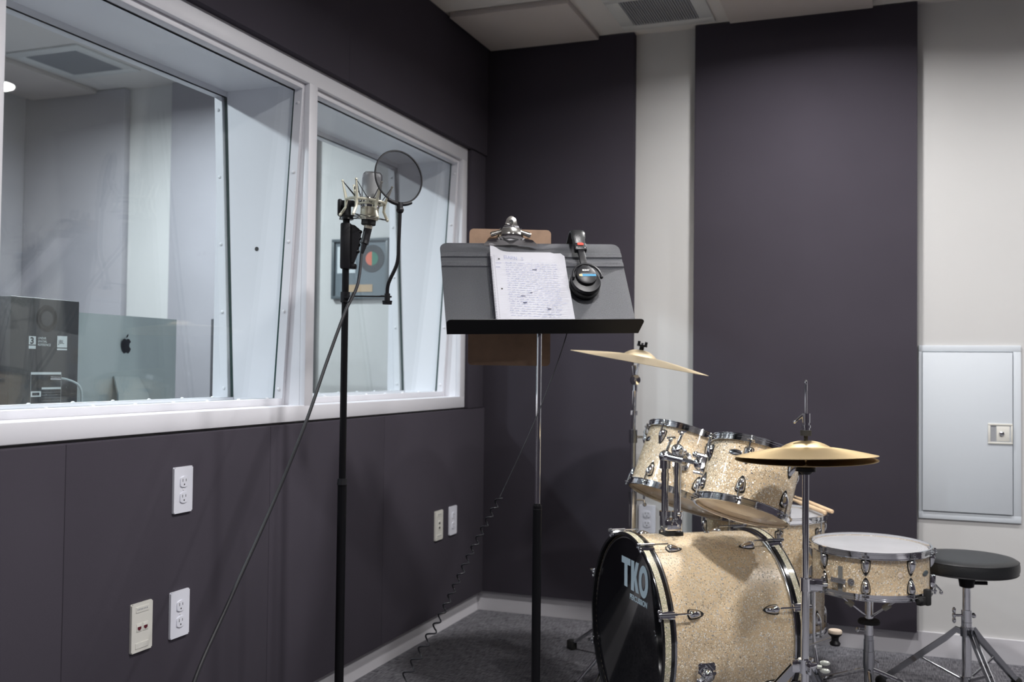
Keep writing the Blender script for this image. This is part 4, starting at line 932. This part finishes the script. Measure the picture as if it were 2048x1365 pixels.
for k in range(24):
    y = .228-k*.0081*.97; x = -.056+.004*random.random(); end = .076+.012*random.random()
    while x < end:
        wl = .006+.014*random.random(); px, py = x, y; pts = []
        nl_ = int(wl/.0021)
        for q in range(nl_*3):
            px = x+q*.0007; am = .0011 if random.random() > .2 else .0030; pts.append((px+random.uniform(-.0004, .0004), y-k*.00005+am*(1 if q % 2 else -.1)+random.uniform(-.0004, .0004)-(x+.05)*.035))
        if len(pts) > 1: stroke(b, pts, .00045)
        x += wl+.0035
obj('handwriting', b, M_ink, t)
b = B()
for x, y, w_ in ((.018, .2065, .012), (-.022, .113, .012), (.046, .070, .009), (-.018, .090, .010), (.004, .125, .006)):
    stroke(b, [(x+w_*i/14, y+(.0012 if i % 2 else -.0012)) for i in range(15)], .0011)
obj('crossed_out_words', b, M_ink2, t)
b = B()   # title
def let(segs, ox, oy, s):
    for sg in segs:
        stroke(b, [(ox+x*s, oy+y*s) for x, y in sg], .0008)
B_ = [[(0, 0), (0, 1), (.5, .95), (.55, .7), (.1, .5), (.6, .4), (.6, .1), (0, 0)]]
A_ = [[(0, 0), (.3, 1), (.6, 0)], [(.12, .4), (.5, .4)]]
R_ = [[(0, 0), (0, 1), (.5, .9), (.5, .6), (0, .5), (.6, 0)]]
N_ = [[(0, 0), (0, 1), (.5, 0), (.5, 1)]]
for i, sg in enumerate((B_, A_, R_, N_)): let(sg, -.056+i*.0092, .243-i*.0012, .0125)
let([[(0, 1), (.5, .9), (.1, .55), (.55, .3), (.3, 0), (0, .05)]], -.010, .238, .011)
stroke(b, [(.020, .240), (.021, .243)], .0012)
for k, (y, w_) in enumerate(((.2275, .016), (.213, .012))):
    stroke(b, [(-.082+w_*i/10, y+(.002 if i % 2 else -.001)) for i in range(11)], .0006)
obj('title_writing', b, M_ink, t)

# clipboard hanging from the top edge
CB0 = DW @ V((-.0555, Ht, -.0016)); 
Rc = V((math.cos(rad(24)), math.sin(rad(24)), 0)); up_ = (V((0, 0, 1))-Rc*.0+V((.352, -.936, 0))*-.04).normalized()
Mc = frame(up_.cross(Rc)*-1, Rc, CB0+V((-.0020, .0075, .050)))
Mc = Matrix(((Rc.x, up_.x, 0, 0), (Rc.y, up_.y, 0, 0), (Rc.z, up_.z, 0, 0), (0, 0, 0, 1))); z_ = Rc.cross(up_); l_ = CB0+V((-.006, .012, .042))
for i in range(3): Mc[i][2] = z_[i]; Mc[i][3] = l_[i]
t = thing('clipboard', None, 'brown hardboard clipboard with a large metal clip hanging behind the music stand', 'clipboard', M=Mc)
b = B(); prism(b, rrect(-.1145, -.382, .1145, 0, .012), .0032, T(0, 0, -.0016), bev=.0006); obj('board', b, M_hard, t)
b = B()   # clip: base plate and jaw
base = [(-.036, -.030), (-.036, -.004), (-.022, .002), (-.012, .018), (-.007, .024), (.0, .026), (.007, .024), (.012, .018), (.022, .002), (.036, -.004), (.036, -.030)]
jaw = [(-.074, -.052), (-.072, -.044), (-.060, -.034), (-.040, -.031), (-.027, -.026), (-.026, -.006), (-.017, .008), (-.013, .022), (-.006, .029), (.0, .031), (.006, .029), (.013, .022), (.017, .008), (.026, -.006), (.027, -.026), (.040, -.031), (.060, -.034), (.072, -.044), (.074, -.052), (.05, -.050), (0, -.048), (-.05, -.050)]
bb = B(); n = len(jaw)
def jz(y): return .030+(.004 if y > 0 else 0)+.010*math.sin(PI*max(0, min(1, (y+.052)/.05)))*.6 - (.0 if y > -.03 else .004)
lo = [bb.verts.new((x, y, jz(y))) for x, y in jaw]; 
f = bb.faces.new(lo); bmesh.ops.triangulate(bb, faces=[f]); bmesh.ops.subdivide_edges(bb, edges=bb.edges[:], cuts=2, use_grid_fill=True)
for v in bb.verts: v.co.z = jz(v.co.y)+.010*max(0, 1-(v.co.x/.03)**2)*max(0, 1-((v.co.y+.004)/.04)**2)
bmesh.ops.solidify(bb, geom=bb.faces[:], thickness=.0012); merge(b, bb)
lathe(b, [(.0042, .046), (.0058, .047), (.0058, .040), (.0042, .040)], T(0, .0135, .001), 20, closed=True)
obj('clip_jaw', b, M_nickel, t)
b = B(); prism(b, base, .0012, T(0, 0, .002)); box(b, (-.030, -.020, .002), (-.028, .0, .024)); box(b, (.028, -.020, .002), (.030, .0, .024)); obj('clip_base', b, M_nickel, t)
b = B()
for s_ in (-1, 1):
    cyl(b, (s_*.026, -.010, .022), (s_*.052, -.018, .018), .0055, .0075); cyl(b, (s_*.050, -.018, .017), (s_*.056, -.0195, .017), .0085, .006)
obj('clip_spring', b, M_nickel, t)
b = B(); lathe(b, [(0, .0455), (.0042, .0455)], T(0, .0135, .001), 16); obj('hanging_hole', b, M_slot, t)

# headphones over the top right of the desk
HM = DW @ T(.1335, .302, 0)
t = thing('headphones', None, 'black closed headphones hung over the top right edge of the music stand', 'headphones', M=HM)
b = B()      # band: arch crossing over the desk edge (local y up the desk, z to the reader)
arch = smoothpath([(-.002, -.016, .024), (-.002, .010, .030), (0, .032, .028), (0, .048, .012), (0, .050, -.016), (0, .046, -.045), (0, .018, -.062), (0, -.02, -.068)], 5)
bb = B(); rows = []
for i, p in enumerate(arch):
    tgt = (arch[min(i+1, len(arch)-1)]-arch[max(i-1, 0)]).normalized(); s_ = V((1, 0, 0)); u_ = tgt.cross(s_).normalized()*-1
    w_ = .0200 if 4 < i < len(arch)-4 else .0180; th_ = .0055
    rows.append([bb.verts.new(p+s_*w_*math.cos(a)*(abs(math.cos(a))**-.35 if abs(math.cos(a)) > .05 else 1)+u_*th_*math.sin(a)) for a in [2*PI*(q+.5)/12 for q in range(12)]])
for a, c in zip(rows, rows[1:]):
    for k in range(12): bb.faces.new([a[k], a[(k+1) % 12], c[(k+1) % 12], c[k]])
bb.faces.new(rows[0][::-1]); bb.faces.new(rows[-1]); merge(b, bb); obj('headband', b, M_leather, t)
b = B(); box(b, (-.0185, -.036, .016), (.0165, -.010, .034), bev=.004); sl = obj('slider_housing', b, M_black, t)
b = B(); bb = B(); prism(bb, rrect(-.009, -.0045, .009, .0045, .004), .0015, bev=.0005); merge(b, bb, T(-.001, -.017, .0342)); obj('side_marker', b, M_red, sl)
for s_ in (-1, 1):
    b = B(); sph(b, (-.001+s_*.012, -.029, .033), .0028); obj('rivet', b, M_chrome, sl)
b = B(); box(b, (-.010, -.110, .024), (.009, -.030, .031), bev=.002); obj('slider_arm', b, M_black, t)
ec = V((-.004, -.146, .0))
def cup(zs, flip, nm='ear_cup'):
    m = T(ec.x, ec.y, zs) @ (R(PI, 'X') if flip else Matrix()) @ Matrix.Diagonal((.94, 1.06, 1, 1))
    b = B(); lathe(b, [(0, .004), (.030, .004), (.041, .002), (.044, -.006), (.041, -.012), (.036, -.014)], m, 40); c = obj('ear_cup', b, M_black, t)
    b = B(); lathe(b, [(.028, -.014), (.038, -.013), (.0445, -.018), (.044, -.026), (.036, -.030), (.028, -.027)], m, 40, closed=True); obj('ear_pad', b, M_leather, c)
    return m, c
m, c = cup(.034, False)
b = B(); lathe(b, [(0, .0145), (.026, .0145), (.030, .012), (.0305, .0045), (0, .004)], m @ T(0, .008, 0), 40); cap = obj('driver_housing', b, M_black, c)
A = m @ T(0, .008, .0147)
text('lettering', 'SONY', .0070, M_silverp, cap, A @ T(-.0105, .010, 0), offset=.0004, sx=1.1)
b = B(); box(b, (-.018, .0012, 0), (.018, .0018, .0003), A); obj('thin_line', b, M_silverp, cap)
b = B(); box(b, (-.013, -.0075, 0), (.0270, -.001, .0003), A); obj('blue_band', b, M_blue, cap)
b = B(); box(b, (-.0225, -.0075, 0), (-.013, -.001, .0003), A); obj('gold_band', b, M_gold, cap)
b = B(); pts = [(-.0015+.039*math.cos(a), -.146+.043*math.sin(a)+.006, .042) for a in [rad(-5+190*q/24) for q in range(25)]]; tube(b, pts, .0032, seg=8); sph(b, pts[0], .0048); sph(b, pts[-1], .0048); obj('yoke', b, M_black, t)
m2, c2 = cup(-.075, True)
# headphone cable
t = thing('headphone_cable', (.8936, -1.5635, 0), 'thin black headphone cable running down from the stand, straight above and coiled below', 'cable')
off = V((.8936, -1.5635, 0))
cp = [(.86, -1.43, 1.36), (.878, -1.49, 1.25), (.8936, -1.5635, 1.1487), (.8417, -1.6413, .9387), (.7692, -1.7161, .7304)]
b = B(); tube(b, [p-off for p in smoothpath(cp, 10)], .0014, seg=6); obj('straight_cord', b, M_cable, t)
cc = smoothpath([(.7692, -1.7161, .7304), (.7177, -1.785, .5929), (.6632, -1.8545, .4366), (.6062, -1.9257, .305), (.52, -2.02, .12), (.46, -2.10, .012), (.40, -2.2, .008)], 60)
cum = [0]
for a, c in zip(cc, cc[1:]): cum.append(cum[-1]+(c-a).length)
b = B(); pts = []; L = cum[-1]; j = 0; N = int(L/.0017)
for i in range(N):
    s_ = L*i/N
    while cum[j+1] < s_: j += 1
    f_ = (s_-cum[j])/max(1e-9, cum[j+1]-cum[j]); p = cc[j].lerp(cc[j+1], f_); tg = (cc[j+1]-cc[j]).normalized()
    e1 = Rt.copy(); e1 = (e1-tg*e1.dot(tg)).normalized(); e2 = tg.cross(e1)
    pitch_ = .026 if s_ < .36 else .034; ph = 2*PI*(s_/.026 if s_ < .36 else .36/.026+(s_-.36)/.034); amp = .0065 if s_ < .36 else .0095
    q = p+e1*amp*math.cos(ph)+e2*amp*math.sin(ph); q.z = max(q.z, .004); pts.append(q-off)
tube(b, pts, .0021, seg=6); obj('coiled_cord', b, M_cable, t)

# ------------------------------------------------------------------ microphone stand
MP = (.2965, -1.690, 0)
t = thing('microphone_stand', MP, 'tall straight black microphone stand in front of the window mullion', 'microphone stand', rz=yaw)
b = B(); cyl(b, (0, 0, .03), (0, 0, .742), .0124, seg=20); obj('lower_tube', b, M_blackm, t)
b = B(); cyl(b, (0, 0, .70), (0, 0, 1.50), .0095, seg=18); obj('upper_tube', b, M_blackm, t)
b = B(); cyl(b, (0, 0, .735), (0, 0, .752), .0145, .0125, seg=20); cyl(b, (0, 0, 1.233), (0, 0, 1.262), .0130, seg=18); cyl(b, (0, -.012, 1.246), (.017, -.012, 1.246), .005); obj('collar', b, M_black, t)
b = B(); box(b, (-.014, -.016, 1.325), (.014, .016, 1.452), bev=.005)
bb = B(); prism(bb, [(.014, 1.448), (.024, 1.446), (.036, 1.436), (.041, 1.424), (.038, 1.41), (.036, 1.39), (.033, 1.37), (.026, 1.352), (.022, 1.34), (.014, 1.34)], .016, frame((0, -1, 0), (1, 0, 0)) @ T(0, 0, -.008), bev=.003); merge(b, bb)
for k in range(4): sph(b, (.036-.002*k, 0, 1.428-.018*k), .0085, sc=(1, 1, .7))
box(b, (.012, -.009, 1.325), (.030, .009, 1.340), bev=.004); obj('clutch_grip', b, M_black, t)
b = B(); lathe(b, [(0, 0), (.125, 0), (.128, .006), (.122, .012), (.03, .022), (.0125, .035), (0, .035)], seg=40); obj('round_base', b, M_blackm, t)
# pop filter
t = thing('pop_filter', MP, 'round black mesh pop filter on a gooseneck in front of the microphone', 'pop filter', rz=yaw)
PC = V((.147, -.04, 1.574)); pn = V((.58, -.80, .10)).normalized(); Mp = frame(pn, (1, .72, 0), PC)
b = B(); lathe(b, [(.0705, -.0025), (.0735, -.0025), (.0745, 0), (.0735, .0025), (.0705, .0025)], Mp, 64, closed=True); rg = obj('hoop', b, M_black, t)
m = bpy.data.materials.new('nylon_mesh'); m.use_nodes = True; nt = m.node_tree; pb = nt.nodes['Principled BSDF']; pb.inputs['Base Color'].default_value = (.012, .012, .018, 1); pb.inputs['Roughness'].default_value = .8
tr = nt.nodes.new('ShaderNodeBsdfTransparent'); mx = nt.nodes.new('ShaderNodeMixShader'); mx.inputs[0].default_value = .68
nt.links.new(tr.outputs[0], mx.inputs[1]); nt.links.new(pb.outputs[0], mx.inputs[2]); nt.links.new(mx.outputs[0], nt.nodes['Material Output'].inputs[0])
b = B(); lathe(b, [(0, .0002), (.0705, .0002)], Mp, 64); obj('nylon_screen', b, m, t)
low = Mp @ V((0, 0, 0)); 
fdir = (V((0, 0, -1))-pn*V((0, 0, -1)).dot(pn)).normalized(); lowp = PC+fdir*.074
side = pn.cross(fdir)
b = B(); pts = [PC+(fdir*math.cos(a)+side*math.sin(a))*.076 for a in [rad(-28+56*q/12) for q in range(13)]]; tube(b, pts, .0052, seg=8); cyl(b, lowp-fdir*.002, lowp+fdir*.022, .0085, seg=14); sph(b, lowp+fdir*.018, .0105); obj('hoop_bracket', b, M_black, t)
b = B(); g0 = lowp+fdir*.02; goose = smoothpath([g0, (.150, -.045, 1.40), (.146, -.04, 1.34), (.122, -.03, 1.285), (.118, -.02, 1.250)], 8)
tube(b, goose, .0050, seg=10)
for k in range(0, len(goose)-1, 1): pass
obj('gooseneck', b, M_black, t)
b = B(); cyl(b, (.118, -.02, 1.258), (.118, -.02, 1.235), .0078, seg=14); cyl(b, (.118, -.02, 1.238), (.118, -.02, 1.228), .014, .0125, seg=16); cyl(b, (.100, -.02, 1.251), (.130, -.02, 1.249), .0024); obj('clamp_knob', b, M_black, t)
b = B(); cyl(b, (.010, -.012, 1.250), (.110, -.02, 1.250), .0020, seg=8); obj('clamp_rod', b, M_black, t)

# microphone with shock mount
MC = V((.066, -.005, 1.515)); tiltm = R(rad(4), 'Y') 
t = thing('condenser_microphone', MP, 'silver large diaphragm condenser microphone standing upright in a cream shock mount', 'microphone', rz=yaw)
A = T(*MC) @ tiltm
b = B(); bb = B()     # grille: flattened body with rounded top
prf = [(.0245, .004), (.0252, .060), (.0248, .067), (.0228, .0725), (.018, .0752), (.010, .0760), (0, .0762)]
lathe(bb, prf, seg=40); 
for v in bb.verts: v.co.y *= .80; v.co.x *= 1.0
merge(b, bb, A); obj('grille', b, M_mesh, t)
b = B()
for sx_ in (-1, 1): tube(b, [A @ V(p) for p in ((sx_*.0255, 0, .0), (sx_*.0260, 0, .060), (sx_*.0245, 0, .071), (sx_*.019, 0, .0765), (0, 0, .0775))], .0022, seg=8)
tube(b, [A @ V((.0262*math.cos(a), .0215*math.sin(a), .005)) for a in [2*PI*q/32 for q in range(32)]], .0016, seg=6, closed=True); obj('grille_rib', b, M_chrome, t)
b = B(); lathe(b, [(.0255, .004), (.0262, -.004), (.0262, -.020), (.0250, -.021), (0, -.021)], A, 36); obj('collar', b, M_chrome, t)
b = B(); lathe(b, [(.0250, -.021), (.0250, -.037), (.0244, -.0376), (.0244, -.0386), (.0250, -.039), (.0250, -.052), (.0235, -.055), (0, -.055)], A, 36); obj('body', b, M_creamb, t)
b = B(); lathe(b, [(.0198, -.055), (.0198, -.067), (.018, -.069), (0, -.069)], A, 30); obj('base_ring', b, M_rubber, t)
b = B(); lathe(b, [(.0115, -.069), (.0115, -.079), (0, -.079)], A, 24); obj('connector_shell', b, M_creamb, t)
t = thing('shock_mount', MP, 'cream metal shock mount ring with prongs and black cords around the microphone', 'shock mount', rz=yaw)
A2 = T(.052, 0, 1.512) @ R(rad(5), 'Y')
b = B(); tube(b, [A2 @ V((.052*math.cos(a), .052*math.sin(a), 0)) for a in [2*PI*q/48 for q in range(48)]], .0042, seg=8, closed=True); obj('outer_ring', b, M_cream, t)
b = B(); tube(b, [A @ V((.0285*math.cos(a), .0285*math.sin(a), -.012)) for a in [2*PI*q/32 for q in range(32)]], .0024, seg=8, closed=True); tube(b, [A @ V((.0275*math.cos(a), .0275*math.sin(a), -.048)) for a in [2*PI*q/32 for q in range(32)]], .0022, seg=8, closed=True); obj('inner_ring', b, M_cream, t)
tips = []; lows = []
for k in range(6):
    a = rad(12+60*k); c, s_ = math.cos(a), math.sin(a)
    pu = A2 @ V((c*.068, s_*.068, .049)); pm = A2 @ V((c*.053, s_*.053, 0)); pl = A2 @ V((c*.064, s_*.064, -.044)); 
    b = B(); tube(b, [pm, pm.lerp(pu, .5), pu], [.0048, .0036, .0026], seg=8); tube(b, [pm, A2 @ V((c*.052, s_*.052, -.022)), pl], [.0046, .0038, .0044], seg=8); sph(b, pu, .0036, seg=8); sph(b, pl, .0048, seg=8)
    obj('prong', b, M_cream, t); tips.append(pu); lows.append(pl)
b = B()
for k in range(6):
    a = rad(12+60*k)
    for da in (-28, 28):
        a2 = a+rad(da); tube(b, [tips[k], A @ V((.0285*math.cos(a2), .0285*math.sin(a2), -.010))], .0011, seg=5); tube(b, [lows[k], A @ V((.0275*math.cos(a2), .0275*math.sin(a2), -.048))], .0011, seg=5)
obj('elastic_cords', b, M_cable, t)
b = B(); cyl(b, (0, 0, 1.462), (0, 0, 1.470), .020, .018, seg=20); cyl(b, (0, 0, 1.468), (0, 0, 1.505), .0125, seg=18); box(b, (-.024, -.012, 1.470), (-.012, .012, 1.518), bev=.005); box(b, (-.02, -.010, 1.498), (.022, .010, 1.514), bev=.003); obj('swivel', b, M_black, t)
# microphone cable with connector
t = thing('microphone_cable', MP, 'black microphone cable falling from the microphone connector to the lower left', 'cable')
o3 = V(MP); MW2 = T(*MP) @ R(yaw, 'Z')
q0 = MW2 @ (A @ V((0, 0, -.076)))-o3; q1 = MW2 @ (A @ V((-.004, -.004, -.112)))-o3; q2 = MW2 @ (A @ V((-.010, -.010, -.150)))-o3
b = B(); cyl(b, q0, q1, .0112, .0108, seg=18); cyl(b, q1, q1.lerp(q2, .25), .0105, .0115, seg=18); cyl(b, q1.lerp(q2, .25), q2, .0085, .0045, seg=16); obj('connector', b, M_black, t)
mc = [q2+o3, (.3651, -1.7446, 1.2763), (.3644, -1.8068, 1.1993), (.3586, -1.8803, 1.0745), (.3598, -1.9822, .9147), (.3434, -2.0901, .7326), (.3427, -2.2453, .5443), (.3664, -2.3929, .4102), (.40, -2.50, .28), (.45, -2.60, .12), (.52, -2.70, .010), (.62, -2.85, .006), (.60, -3.05, .006)]
b = B(); tube(b, [V(p)-o3 for p in smoothpath(mc, 10)], .0042, seg=10); obj('cord', b, M_cable, t)
b = B(); tube(b, [V(p)-o3 for p in smoothpath([(.3655, -1.765, 1.252), (.3650, -1.788, 1.225)], 3)], .0050, seg=8); obj('cable_tie', b, M_black, t)
